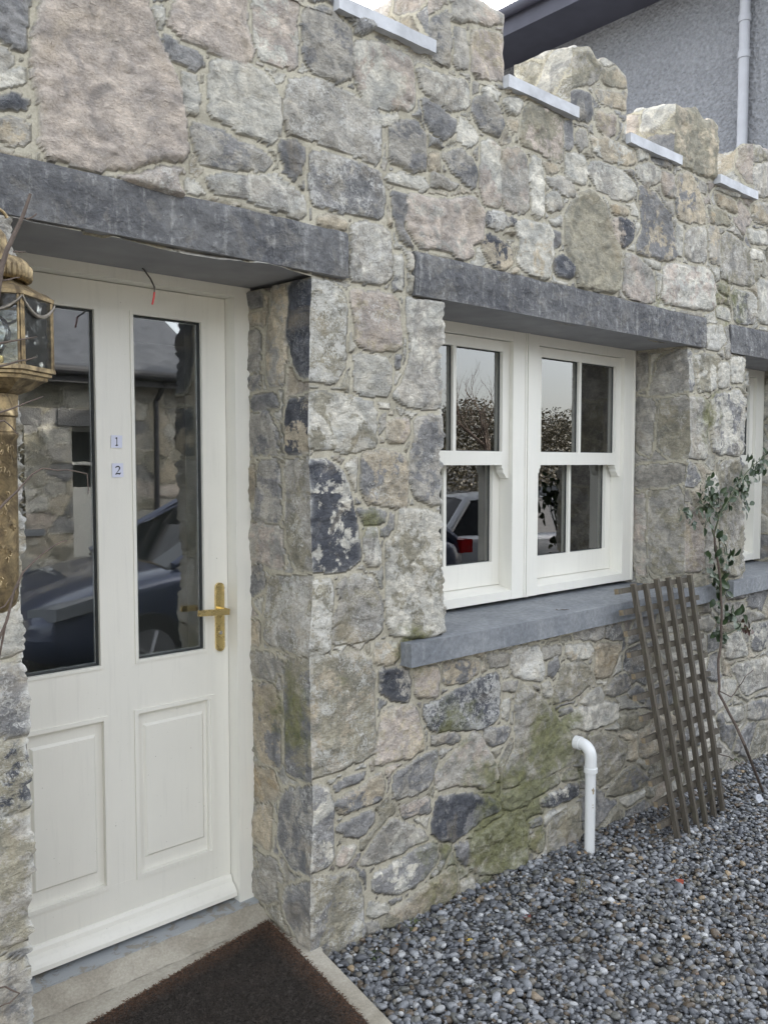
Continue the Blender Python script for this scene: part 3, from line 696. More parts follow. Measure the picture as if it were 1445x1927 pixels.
# ================================================================== the cottage wall
cottage = empty('stone_cottage')
tag(cottage, 'single storey grey rubble stone cottage with battlement parapet and slate lintels, filling the photo', 'building')
LINT = [(0.42, 1.797, 2.247, 2.392), (2.10, 4.165, 2.233, 2.384), (4.44, 5.80, 2.233, 2.384)]
def wall():
    wm = WallMesh()
    xs = span([-1.6, 0.1, XJL, XJ, WX0, WX1, W2X0, W2X1, 6.6, 8.6], [.05, .014, .0068, .0060, .0068, .0078, .012, .025, .05])
    zs = span([-0.16, 0.905, WZ0, DH, 2.40, 3.085], [.0064, .01, .0066, .0075, .0075])
    X, Z = np.meshgrid(xs, zs)
    st = list(stones(X, Z, 'F', 3)); H = st[0]
    for a, b, c, d in LINT:
        ins = np.clip(np.minimum.reduce([X-a, b-X, Z-c+.01, d-Z])/.012, 0, 1); H = H*(1-ins)-.02*ins
    jambs = [(XJ, -1, -1., DH), (XJL, 1, -1., DH), (WX0, 1, WZ0, DH), (WX1, -1, WZ0, DH), (W2X0, 1, WZ0, DH), (W2X1, -1, WZ0, DH)]
    SX = np.zeros_like(X); hcs = {}
    for xj, sg, z0, z1 in jambs:
        col = int(np.argmin(abs(xs-xj))); hc = .009+(np.clip(H[:, col], -.004, .030)-.009)*.4
        hc = hc+0.006*vn(zs*38, zs*0, 91)+0.0045*vn(zs*95, zs*0, 92)
        hcs[xj] = hc
        w = np.clip(1-np.abs(X-xj)/.035, 0, 1); side = (X >= xj-1e-6) if sg < 0 else (X <= xj+1e-6)
        zm = np.clip((Z-z0)/.02, 0, 1)*np.clip((z1+.02-Z)/.02, 0, 1)
        SX += sg*hc[:, None]*w*side*zm
        H[:, col] = hc
        ed = np.exp(-np.abs(X-xj)/.005)*zm*side*np.clip(.35+1.3*vn(Z*45, Z*0, 97), 0, 1)*.8
        for q in (1, 2): st[q] = st[q]*(1-ed[..., None])+np.array((.60, .60, .57))*ed[..., None]
    B = np.stack([X, 0*X, Z], -1); P = B+warp(B); P[..., 1] -= H; P[..., 0] += SX
    cx = (X[:-1, :-1]+X[1:, 1:])/2; cz = (Z[:-1, :-1]+Z[1:, 1:])/2
    keep = ~(((cx > XJL) & (cx < XJ) & (cz < DH)) | ((cx > WX0) & (cx < WX1) & (cz > WZ0) & (cz < DH)) | ((cx > W2X0) & (cx < W2X1) & (cz > WZ0) & (cz < DH)))
    wm.add(P, [H]+st[1:], keep)
    # reveals turn the corner into the openings
    for xj, sg, z0, z1 in jambs:
        zi = np.nonzero((zs >= z0-1e-6) & (zs <= z1+1e-6))[0]; zz = zs[zi]
        dp = (ED if z0 < 0 else EW)+.05
        ys = span([0, .04, dp], [.005, .008 if sg < 0 else .03]); Y, Zz = np.meshgrid(ys, zz)
        key = {XJ: 'R1', WX1: 'R2'}.get(xj, 'none')
        s2 = list(stones(Y, Zz, key, 11+int(xj*10), .16)); h = s2[0]*.75
        hc = hcs[xj][zi][:, None]; w = np.clip(1-Y/.035, 0, 1); h = h*(1-w)+hc*w
        B = np.stack([Y*0+xj, Y, Zz], -1); P = B+warp(B); P[..., 0] += sg*h; P[..., 1] -= hc*w
        wm.add(P, [h]+s2[1:])
    # merlons
    rs = random.Random(4)
    mx = [(-1.1, -.70), (-.28, .13), (.53, .94), (1.345, 1.756), (2.17, 2.586), (3.015, 3.43), (3.85, 4.262), (4.66, 5.07), (5.47, 5.88), (6.3, 6.7), (7.1, 7.5)]
    for k, (x0, x1) in enumerate(mx):
        zt = 3.385+rs.uniform(-.012, .015); z0 = 3.06; st_ = .0075 if 1.2 < x0 < 5 else .03; T = .30
        def ztf(x, y): return zt+.022*vn(x*6, y*6, 40+k)+.02*vn(x*15, y*15, 50+k)-.03*np.clip((x-x0)/(x1-x0)-.6, 0, 1)
        def fade(*ds):
            f = 1
            for d in ds: f = f*np.clip(d/.022, 0, 1)
            return f
        zz = np.linspace(0, 1, int((zt-z0)/st_)+1); xx = np.linspace(x0, x1, int((x1-x0)/st_)+1); yy = np.linspace(0, T, int(T/st_)+1)
        def place(B, nrm, s3, fd):
            h = s3[0]*fd
            P = B+warp(B)+.004*vec3n(B, 24, 7)
            P = P+np.array(nrm)*h[..., None]
            wm.add(P, [h]+list(s3[1:]))
        for y, ny in ((0, -1), (T, 1)):
            A, T_ = np.meshgrid(xx, zz); B = np.stack([A, A*0+y, z0+T_*(ztf(A, y)-z0)], -1)
            s3 = stones(A, B[..., 2], 'F' if y == 0 else 'none', 3 if y == 0 else 60+k); place(B, (0, ny, 0), s3, fade(A-x0, x1-A, (1-T_)*(zt-z0)))
        for x, nx in ((x0, -1), (x1, 1)):
            A, T_ = np.meshgrid(yy, zz); B = np.stack([A*0+x, A, z0+T_*(ztf(x, A)-z0)], -1)
            s3 = stones(A, B[..., 2], 'none', 80+3*k, .13); place(B, (nx, 0, 0), s3, fade(A, T-A, (1-T_)*(zt-z0)))
        A, Bb = np.meshgrid(xx, yy); B = np.stack([A, Bb, ztf(A, Bb)], -1)
        s3 = stones(A, Bb, 'none', 120+k, .13); place(B, (0, 0, 1), s3, fade(A-x0, x1-A, Bb, T-Bb))
    wm.build('wall', M_stone, cottage)
    return mx
MERL = wall()

def rough_box(x0, x1, y0, y1, z0, z1, st, amp, f=18, seed=0, front_only=False):
    """box with broken, uneven faces (displacement depends on position, so it stays closed)"""
    bm = bmesh.new(); cache = {}
    nx, ny, nz = [max(1, int(round(d/st))) for d in (x1-x0, y1-y0, z1-z0)]
    def gp(i, j, k):
        if (i, j, k) not in cache: cache[(i, j, k)] = (x0+(x1-x0)*i/nx, y0+(y1-y0)*j/ny, z0+(z1-z0)*k/nz)
    quads = []
    for i in range(nx):
        for k in range(nz): quads += [((i, 0, k), (i+1, 0, k), (i+1, 0, k+1), (i, 0, k+1)), ((i, ny, k), (i, ny, k+1), (i+1, ny, k+1), (i+1, ny, k))]
        for j in range(ny): quads += [((i, j, 0), (i, j+1, 0), (i+1, j+1, 0), (i+1, j, 0)), ((i, j, nz), (i+1, j, nz), (i+1, j+1, nz), (i, j+1, nz))]
    for j in range(ny):
        for k in range(nz): quads += [((0, j, k), (0, j, k+1), (0, j+1, k+1), (0, j+1, k)), ((nx, j, k), (nx, j+1, k), (nx, j+1, k+1), (nx, j, k+1))]
    for q in quads:
        for c in q: gp(*c)
    keys = list(cache); P = np.array([cache[c] for c in keys])
    D = vec3n(P, f, seed)*.6+vec3n(P, f*2.6, seed+3)*.3+vec3n(P, f*.3, seed+7)*.6
    # chipped lips along the front top and bottom edges
    if front_only:
        fr = np.clip(1-(P[:, 1]-y0)/.02, 0, 1)
        D *= fr[:, None]; e = np.minimum(P[:, 2]-z0, z1-P[:, 2]); D[:, 1] += fr*.8*np.exp(-e/.008); D[:, 2] *= .3
        D[:, 1:] *= np.clip((P[:, 2]-z0)/.022, .06, 1)[:, None]
        D[:, 1] -= fr*.9*np.clip((P[:, 2]-z0)/.022, 0, 1)*np.abs(fbm(P[:, 0]*9, P[:, 2]*16, 4, seed+20))
    P = P+D*amp
    vs = {c: bm.verts.new(p) for c, p in zip(keys, P.tolist())}
    for q in quads:
        f_ = bm.faces.new([vs[c] for c in q])
        if front_only and all(c[2] == 0 for c in q): f_.material_index = 1  # underside gets the paler bounce-light colour
    return bm
for k, (a, b, c, d) in enumerate(LINT):
    o = obj('lintel', rough_box(a, b, -.016, .30 if k else ED, c, d, .0085 if k < 2 else .014, .0075, 20, 7*k, True), [M_lintel, M_litsoffit], cottage, True)
for k, (a, b) in enumerate(((2.052, 4.33), (4.46, 6.1))):
    obj('sill', rough_box(a, b, -.05, EW+.12, .917, 1.001, .02, .0016, 14, 30+k), M_sill, cottage, True)
for k, (m0, m1) in enumerate(zip(MERL[:-1], MERL[1:])):
    obj('coping', rough_box(m0[1]-.012, m1[0]+.012, -.034, .31, 3.077, 3.121, .02, .003, 14, 60+k), M_coping, cottage, True)

# core, rooms and roof behind the stone skin
def core():
    bm = bmesh.new()
    def b_(x0, x1, z0, z1, y0=.045, y1=.298): box(bm, x0, x1, y0, y1, z0, z1)
    b_(-1.6, XJL-.045, -.15, 3.07); b_(XJL-.04, XJ+.04, 2.27, 3.07); b_(XJ+.045, WX0-.045, -.15, 3.07)
    b_(WX0-.04, WX1+.04, -.15, .91); b_(WX0-.04, WX1+.04, 2.27, 3.07); b_(WX1+.045, W2X0-.045, -.15, 3.07)
    b_(W2X0-.04, W2X1+.04, -.15, .91); b_(W2X0-.04, W2X1+.04, 2.27, 3.07); b_(W2X1+.045, 8.6, -.15, 3.07)
    obj('wall_core', bm, M_room, cottage)
    bm = bmesh.new()
    box(bm, -1.6, 8.6, 4.2, 4.4, 0, 2.9); box(bm, -1.7, -1.6, .05, 4.4, -.1, 3.0); box(bm, 8.6, 8.7, 0.05, 4.4, -.1, 3.0)
    box(bm, 1.78, 1.86, .30, 1.05, 0, 2.6); box(bm, 1.78, 1.86, 2.0, 4.2, 0, 2.6); box(bm, .45, .55, .30, 4.2, 0, 2.6)
    box(bm, 4.04, 4.10, .30, 1.25, 0, 2.6); box(bm, 4.04, 4.10, 2.2, 4.2, 0, 2.6); box(bm, 5.75, 5.85, .3, 4.2, 0, 2.6)
    obj('inner_wall', bm, M_room, cottage)
    bm = bmesh.new(); box(bm, -1.59, 8.59, .30, 4.19, 2.602, 2.9); obj('flat_roof', bm, M_room, cottage)
    bm = bmesh.new(); box(bm, -1.59, 8.59, .44, 4.19, -.1, .05); obj('room_floor', bm, M_roomfloor, cottage)
core()
# pale curtain and a patterned pot inside the window
bm = bmesh.new(); lathe(bm, [(.045, 1.02), (.055, 1.03), (.062, 1.12), (.058, 1.12), (.05, 1.04)], (3.42, .55, 0), 20)
pot = obj('plant_pot', bm, simple('white_pot', (0.6, .6, .58), .4, 0, .3, 120)); tag(pot, 'small patterned white pot standing inside behind the lower left pane of the right sash window', 'pot')
def curtain(x0, x1, y):
    bm = bmesh.new(); n = int((x1-x0)/.006); g = [[bm.verts.new((x0+(x1-x0)*i/n, y+.014*math.sin(i*.26+.4*math.sin(i*.05)), z)) for i in range(n+1)] for z in (.95, 1.6, 2.3)]
    for j in range(2):
        for i in range(n): bm.faces.new((g[j][i], g[j][i+1], g[j+1][i+1], g[j+1][i]))
    bmesh.ops.solidify(bm, geom=bm.faces[:], thickness=.002)
    obj('curtain', bm, simple('curtain_cloth', (.72, .72, .66), .9, 0, .06, 6), cottage, True)
curtain(3.58, 4.03, .46); curtain(2.84, 3.14, .46); curtain(5.25, 5.7, .5)
bm = bmesh.new(); box(bm, 2.4, 4.03, .43, .75, .99, 1.02); obj('window_board', bm, M_paint, cottage, bevel=.003)

def frame_boxes(bm, x0, x1, z0, z1, w, y0, y1, wt=None, wb=None):
    wt = w if wt is None else wt; wb = w if wb is None else wb
    box(bm, x0, x0+w, y0, y1, z0, z1); box(bm, x1-w, x1, y0, y1, z0, z1)
    e = .0006
    if wt: box(bm, x0+w-e, x1-w+e, y0+e, y1-e, z1-wt, z1-e)
    if wb: box(bm, x0+w-e, x1-w+e, y0+e, y1-e, z0+e, z0+wb)

# ------------------------------------------------------------------ door
def door():
    fr = bmesh.new(); yf, yl = .345, .405
    box(fr, 1.587, 1.652, yf, .47, .07, 2.26); box(fr, .70, .773, yf, .47, .07, 2.26); box(fr, .7725, 1.5875, yf+.001, .47, 2.212, 2.26)
    obj('door_frame', fr, M_paint, cottage, bevel=.004)
    bm = bmesh.new(); y0, y1 = yl, yl+.045; xL, xR = .775, 1.585; gl0, gl1, gr0, gr1 = .862, 1.124, 1.235, 1.500
    box(bm, xL, gl0, y0, y1, .085, 2.21); box(bm, gr1, xR, y0, y1, .085, 2.21); box(bm, gl1, gr0, y0+.0006, y1, .26, 2.13)
    e = .0004
    box(bm, gl0-e, gr1+e, y0+.0003, y1, 2.129, 2.2096); box(bm, gl0-e, gl1, y0+.0004, y1, .822, .985); box(bm, gr0, gr1+e, y0+.0004, y1, .822, .985)
    box(bm, gl1-e, gr0+e, y0+.0003, y1, .80, 1.0)
    box(bm, gl0-e, gr1+e, y0+.0003, y1, .0854, .263)
    d = obj('door', bm, M_paint, cottage, bevel=.0012)
    for a, b in ((gl0, gl1), (gr0, gr1)):
        m = bmesh.new(); frame_boxes(m, a-.002, b+.002, .983, 2.131, .011, yl-.004, yl+.02)
        obj('glazing_bead', m, M_paint, d, bevel=.004)
        m = bmesh.new(); frame_boxes(m, a+.008, b-.008, .993, 2.121, .006, yl+.010, yl+.022); obj('glazing_seal', m, M_seal, d)
        m = bmesh.new(); frame_boxes(m, a+.0135, b-.0135, .999, 2.1155, .004, yl+.022, yl+.028); obj('spacer_bar', m, M_coping, d)
        m = bmesh.new(); box(m, a+.005, b-.005, yl+.018, yl+.022, .99, 2.125); obj('glass_pane', m, M_glass, d)
        # recessed panel with raised field
        m = bmesh.new(); a2, b2 = (a, b+.005) if a < 1 else (a-.003, b+.018)
        z0, z1 = .262, .822
        box(m, a2-.004, b2+.004, yl+.014, yl+.03, z0-.004, z1+.004)
        i0 = [m.verts.new((x, yl+.0138, z)) for x, z in ((a2+.030, z0+.055), (b2-.030, z0+.055), (b2-.030, z1-.05), (a2+.030, z1-.05))]
        i1 = [m.verts.new((x, yl+.0055, z)) for x, z in ((a2+.038, z0+.063), (b2-.038, z0+.063), (b2-.038, z1-.058), (a2+.038, z1-.058))]
        m.faces.new(i1)
        for k in range(4): m.faces.new((i0[k], i0[(k+1) % 4], i1[(k+1) % 4], i1[k]))
        obj('panel', m, M_paint, d)
        m = bmesh.new(); frame_boxes(m, a2-.006, b2+.006, z0-.006, z1+.006, .014, yl-.005, yl+.014); obj('panel_moulding', m, M_paint, d, bevel=.005)
    # weather bar: ogee section swept along the bottom
    m = bmesh.new(); sec = [(yl+.002, .160), (yl-.006, .158), (yl-.012, .150), (yl-.016, .137), (yl-.030, .128), (yl-.041, .118), (yl-.047, .108), (yl-.048, .094), (yl-.040, .089), (yl+.002, .087)]
    A = [m.verts.new((.79, y, z)) for y, z in sec]; B = [m.verts.new((1.583, y, z)) for y, z in sec]; n = len(sec)
    m.faces.new(A); m.faces.new(B[::-1])
    for k in range(n): m.faces.new((A[k], A[(k+1) % n], B[(k+1) % n], B[k]))
    obj('weather_bar', m, M_paint, d)
    # handle
    m = bmesh.new(); cx = 1.549
    pl = [(cx+.017*math.cos(a), 1.205+.017*math.sin(a)) for a in np.linspace(0, math.pi, 9)]+[(cx+.017*math.cos(a), .995+.017*math.sin(a)) for a in np.linspace(math.pi, 2*math.pi, 9)]
    prism(m, pl, lambda a, b, t: Vector((a, yl-t, b)), .010)
    h = obj('handle_plate', m, M_brass, d, bevel=.004)
    m = bmesh.new(); tube(m, [(cx, yl-.008, 1.128), (cx, yl-.045, 1.128)], .0095, 14)
    vs = box(m, -.104, .012, -.0055, .0055, -.0105, .0105, Matrix.Translation((cx, yl-.048, 1.124)) @ Matrix.Rotation(rad(3), 4, 'Y') @ Matrix.Rotation(rad(-4), 4, 'Z'))
    obj('lever', m, M_brass, h, bevel=.003)
    m = bmesh.new(); tube(m, [(cx, yl-.009, 1.045), (cx, yl-.013, 1.045)], .0065, 14); obj('lock_cylinder', m, simple('steel', (.6, .6, .62), .25, .9), h)
door()

# ------------------------------------------------------------------ sash windows
def sash_window(loc):
    f = bmesh.new(); Wd, Ht = .900, 1.215
    box(f, 0, .088, 0, .14, 0, Ht); box(f, .803, Wd, 0, .14, 0, Ht); box(f, .087, .804, .001, .14, 1.168, Ht-.001)
    # sloping cill
    vs = [f.verts.new(p) for p in ((.087, .001, .001), (.804, .001, .001), (.804, .001, .040), (.087, .001, .040), (.087, .14, .001), (.804, .14, .001), (.804, .14, .074), (.087, .14, .074))]
    for q in ((0, 1, 2, 3), (5, 4, 7, 6), (3, 2, 6, 7), (0, 4, 5, 1), (0, 3, 7, 4), (1, 5, 6, 2)): f.faces.new([vs[i] for i in q])
    box(f, .0015, .012, -.007, .01, 0, Ht); box(f, .888, .8985, -.004, .01, 0, Ht)
    win = link('window', bpy.data.meshes.new('window'), M_paint, cottage)
    bmesh.ops.bevel(f, geom=[e for e in f.edges if len(e.link_faces) == 2 and e.calc_face_angle(0) > .6], offset=.003, segments=2, affect='EDGES', clamp_overlap=True)
    bmesh.ops.recalc_face_normals(f, faces=f.faces); f.to_mesh(win.data); f.free(); win.location = loc
    u = bmesh.new(); frame_boxes(u, .089, .802, .612, 1.166, .046, .022, .066, .046, .062)
    box(u, .4395, .4575, .026, .062, .67, 1.122)
    obj('upper_sash', u, M_paint, win, bevel=.0025)
    for x0, sg in ((.089, 1), (.802, -1)):
        hn = bmesh.new(); w = .046*sg
        pr = [(0, .614), (w, .614), (w, .600), (w*.82, .592), (w*.80, .578), (w*.55, .568), (w*.35, .556), (0, .552)]
        prism(hn, pr, lambda a, b, t, x0=x0: Vector((x0+a, .0235+t, b)), .04); obj('sash_horn', hn, M_paint, win)
    l = bmesh.new(); frame_boxes(l, .089, .802, .062, .66, .046, .078, .122, .04, .108)
    box(l, .4395, .4575, .082, .118, .165, .63)
    obj('lower_sash', l, M_paint, win, bevel=.0025)
    s = bmesh.new()
    for a, b, z0, z1, y in ((.135, .4395, .674, 1.12, .04), (.4575, .756, .674, 1.12, .04), (.135, .4395, .17, .62, .096), (.4575, .756, .17, .62, .096)):
        frame_boxes(s, a-.001, b+.001, z0-.001, z1+.001, .0045, y, y+.006)
    obj('glazing_seal', s, M_seal, win)
    for z0, z1, y in ((.66, 1.13, .047), (.16, .63, .103)):
        g = bmesh.new(); box(g, .125, .765, y, y+.004, z0, z1); obj('glass_pane', g, M_glass, win)
    for x in (.20, .60):
        c = bmesh.new(); box(c, x-.02, x+.02, .085, .105, .659, .664); tube(c, [(x, .095, .66), (x, .095, .685)], .007, 10); tube(c, [(x-.004, .095, .68), (x+.03, .088, .692)], [.006, .004], 8)
        obj('sash_latch', c, M_brass, win)
    return win
w0 = sash_window((3.105, EW, 1.02))
for x in (2.2045, 4.615):
    c = copy_tree(w0, cottage); c.location = (x, EW, 1.02)

# ------------------------------------------------------------------ doorstep, threshold, mat
def concrete():
    m, nt, b = new_mat('worn_concrete'); co = objco(nt)
    c = mixc(nt, ramp(nt, noise(nt, co, 5, 6, .6, .5), .35, .65), (.33, .30, .245), (.47, .44, .37))
    c = mixc(nt, ramp(nt, noise(nt, co, 2.1, 4, .6, 1.0), .5, .72), c, (.24, .215, .165))
    c = mixc(nt, 1.0, c, ramp(nt, noise(nt, co, 120, 5, .7), .3, .7, (.78,)*3+(1,), (1.18,)*3+(1,)), 'MULTIPLY')
    cr = N(nt, 'ShaderNodeTexVoronoi', feature='DISTANCE_TO_EDGE', Scale=2.3); nt.links.new(co, cr.inputs['Vector'])
    c = mixc(nt, math_(nt, 'MULTIPLY', ramp(nt, cr.outputs['Distance'], .006, .0, (0,)*3+(1,), (1,)*3+(1,)), .0), c, (.08, .07, .05))
    nt.links.new(c, b.inputs['Base Color']); b.inputs['Roughness'].default_value = .85; bump(nt, b, noise(nt, co, 90, 6, .7), .6, .003); return m
M_conc = concrete()
def bluepaint():
    m, nt, b = new_mat('flaking_blue_paint'); co = objco(nt)
    f = ramp(nt, math_(nt, 'ADD', noise(nt, co, 16, 8, .7, .6), 0.0), .53, .56)
    c = mixc(nt, f, (.35, .37, .385), (.30, .285, .25))
    nt.links.new(c, b.inputs['Base Color']); b.inputs['Roughness'].default_value = .7; bump(nt, b, math_(nt, 'SUBTRACT', noise(nt, co, 60, 5), f), .6, .002); return m
def step():
    bm = bmesh.new()
    # outline of the pad read along its kerb; left side runs past the picture
    top = [(-.30, -1.7), (1.40, -1.7), (1.592, -.46), (1.655, -.02), (1.70, .0), (1.70, .34), (.60, .34), (.60, .0), (-.30, -.10)]
    z = .028; n = len(top)
    A = [bm.verts.new((x, y, z)) for x, y in top]; B = [bm.verts.new((x, y, -.12)) for x, y in top]
    bm.faces.new(A); bm.faces.new(B[::-1])
    for k in range(n): bm.faces.new((A[k], B[k], B[(k+1) % n], A[(k+1) % n]))
    bmesh.ops.bevel(bm, geom=[e for e in bm.edges if all(abs(v.co.z-z) < 1e-4 for v in e.verts)], offset=.012, segments=3, affect='EDGES')
    tag(obj('doorstep', bm, M_conc), kind='structure')
    # sloping concrete fillet, then the painted threshold under the door
    bm = bmesh.new(); x0, x1 = .62, 1.70
    nx = 40
    rows = [(.235, .0292), (.262, .040), (.285, .056), (.305, .0665), (.322, .0695)]
    g = [[bm.verts.new((x0+(x1-x0)*i/nx, y+.006*math.sin(i*.9)*(j > 0)-.0*i, zz+.002*math.sin(i*1.7+j))) for i in range(nx+1)] for j, (y, zz) in enumerate(rows)]
    for j in range(len(rows)-1):
        for i in range(nx): bm.faces.new((g[j][i], g[j][i+1], g[j+1][i+1], g[j+1][i]))
    lo = [bm.verts.new((x0, .33, .0)), bm.verts.new((x1, .33, .0))]
    obj('threshold_fillet', bm, M_conc, cottage, True)
    bm = rough_box(.62, 1.70, .312, .50, .0, .0735, .02, .0015, 14, 4); obj('threshold', bm, bluepaint(), cottage, True)
step()
def mat_():
    c0 = Vector((1.632, .235, 0)); ux = Vector((-.985, -.172, 0)).normalized(); uy = Vector((-.150, -.989, 0)).normalized()
    Lx, Ly = 1.05, .66
    m, nt, b = new_mat('coir_fibre'); co = objco(nt)
    at = N(nt, 'ShaderNodeAttribute', attribute_name='rim')
    f = noise(nt, co, 400, 3, .7)
    cc = mixc(nt, math_(nt, 'ADD', at.outputs['Fac'], math_(nt, 'MULTIPLY', math_(nt, 'SUBTRACT', noise(nt, co, 9, 5), .5), .3), True), (.044, .038, .033), (.125, .075, .050))
    cc = mixc(nt, 1.0, cc, ramp(nt, f, .38, .62, (.6,)*3+(1,), (1.6,)*3+(1,)), 'MULTIPLY')
    nt.links.new(cc, b.inputs['Base Color']); b.inputs['Roughness'].default_value = .95; b.inputs['Specular IOR Level'].default_value = .15
    rs = np.random.RandomState(2)
    # slab plus tens of thousands of short fibres in one mesh
    V = []; F = []; E_ = []
    base = [c0, c0+ux*Lx, c0+ux*Lx+uy*Ly, c0+uy*Ly]
    for z in (.030, .0365): V += [(p.x, p.y, z) for p in base]
    F += [(0, 1, 2, 3), (7, 6, 5, 4), (0, 4, 5, 1), (1, 5, 6, 2), (2, 6, 7, 3), (3, 7, 4, 0)]; E_ += [.0]*8
    n = 56000
    s = rs.uniform(-.004, Lx, n); t = rs.uniform(-.004, Ly, n); an = rs.uniform(0, 6.283, n); ln = rs.uniform(.004, .013, n); up = rs.uniform(.001, .0055, n)
    edge = np.clip(1-np.minimum(np.minimum(s, t), Ly-t)/.085, 0, 1); big = rs.rand(n) < .02; ln[big] *= 2.2
    for i in range(n):
        p = c0+ux*s[i]+uy*t[i]; q = Vector((math.cos(an[i]), math.sin(an[i]), 0)); r = Vector((-q.y, q.x, 0))*.0008; k = len(V)
        V += [tuple(p-r+Vector((0, 0, .0355))), tuple(p+r+Vector((0, 0, .0355))), tuple(p+q*ln[i]*.5+Vector((0, 0, .0365+up[i]))), tuple(p+q*ln[i]+Vector((0, 0, .0358+up[i]*.8)))]
        F += [(k, k+1, k+2), (k+2, k+1, k+3)]; E_ += [edge[i]]*4
    me = bpy.data.meshes.new('doormat'); me.from_pydata(V, [], F); a = me.attributes.new('rim', 'FLOAT_COLOR', 'POINT'); a.data.foreach_set('color', np.repeat(np.array(E_, np.float32), 4)); pass
    tag(link('doormat', me, m), 'dark brown coir doormat with reddish edges lying on the concrete doorstep', 'doormat')
mat_()

# ------------------------------------------------------------------ gravel pebbles
def gravel():
    ico = bmesh.new(); bmesh.ops.create_icosphere(ico, subdivisions=2, radius=1); base = np.array([v.co[:] for v in ico.verts]); fc = np.array([[v.index for v in f.verts] for f in ico.faces]); ico.free()
    ic0 = bmesh.new(); bmesh.ops.create_icosphere(ic0, subdivisions=1, radius=1); base0 = np.array([v.co[:] for v in ic0.verts]); fc0 = np.array([[v.index for v in f.verts] for f in ic0.faces]); ic0.free()
    rs = np.random.RandomState(8)
    def scatter(n, x0, x1, y0, y1, r0, r1, zr):
        x = rs.uniform(x0, x1, n); y = rs.uniform(y0, y1, n)
        kerb = 1.655+np.clip(-y, 0, 2)*(-.145)   # pad edge
        ok = x > kerb+.012
        x, y = x[ok], y[ok]; n = x.size
        r = rs.uniform(r0, r1, n)*rs.choice([.55, .8, 1, 1, 1.45], n); z = -0.012-.026*np.clip(x-1.7, 0, 6.3)+rs.uniform(*zr, n)+.01*vn(x*3, y*3, 4)
        return x, y, z, r
    parts = []
    parts.append((base, fc, scatter(33000, 1.5, 5.6, -1.45, -.004, .0048, .0115, (-.004, .014))))
    parts.append((base0, fc0, scatter(26000, .8, 9.0, -4.5, -.004, .006, .011, (-.006, .004))))
    cols = np.array([(.085, .09, .10), (.13, .137, .147), (.20, .207, .217), (.05, .052, .056), (.12, .108, .088), (.34, .345, .345), (.17, .135, .095), (.11, .11, .10), (.085, .065, .045), (.28, .21, .13)])
    pw = np.array([.15, .21, .20, .10, .08, .07, .02, .10, .06, .01])
    VV = []; FF = []; CC = []; off = 0
    for bs, f, (x, y, z, r) in parts:
        n = x.size; sc = np.stack([r*rs.uniform(.95, 1.6, n), r*rs.uniform(.8, 1.15, n), r*rs.uniform(.5, .9, n)], 1)
        a = rs.uniform(0, 6.283, n); ti = rs.normal(0, .35, n)
        P = bs[None]*sc[:, None, :]
        P = P*(1+.22*np.sin(bs[None, :, 0]*rs.uniform(1, 4, (n, 1))+rs.uniform(0, 6, (n, 1)))*bs[None, :, 1])[..., None]
        c, s = np.cos(ti)[:, None], np.sin(ti)[:, None]; X, Z = P[..., 0]*c-P[..., 2]*s, P[..., 0]*s+P[..., 2]*c
        c, s = np.cos(a)[:, None], np.sin(a)[:, None]; X2, Y2 = X*c-P[..., 1]*s, X*s+P[..., 1]*c
        P = np.stack([X2+x[:, None], Y2+y[:, None], Z+z[:, None]], -1)
        ci = cols[rs.choice(len(cols), n, p=pw)]*rs.uniform(.72, 1.42, (n, 1))
        VV.append(P.reshape(-1, 3)); FF.append((f[None]+(np.arange(n)*len(bs))[:, None, None]+off).reshape(-1, 3)); CC.append(np.repeat(ci, len(bs), 0)); off += n*len(bs)
    V = np.concatenate(VV).astype(np.float32); F = np.concatenate(FF).astype(np.int32); Cc = np.concatenate(CC)
    me = bpy.data.meshes.new('gravel'); me.vertices.add(len(V)); me.vertices.foreach_set('co', V.ravel()); me.loops.add(F.size); me.loops.foreach_set('vertex_index', F.ravel())
    me.polygons.add(len(F)); me.polygons.foreach_set('loop_start', np.arange(0, F.size, 3, dtype=np.int32)); me.update(calc_edges=True)
    at = me.attributes.new('col', 'FLOAT_COLOR', 'POINT'); at.data.foreach_set('color', np.concatenate([Cc, np.ones((len(Cc), 1))], 1).astype(np.float32).ravel())
    m, nt, b = new_mat('pebble'); co = objco(nt); a = N(nt, 'ShaderNodeAttribute', attribute_name='col')
    c = mixc(nt, 1.0, a.outputs['Color'], ramp(nt, noise(nt, co, 260, 4, .6), .3, .7, (.7,)*3+(1,), (1.3,)*3+(1,)), 'MULTIPLY')
    nt.links.new(c, b.inputs['Base Color']); b.inputs['Roughness'].default_value = .38
    tag(link('gravel', me, m, None, True), kind='stuff')
gravel()

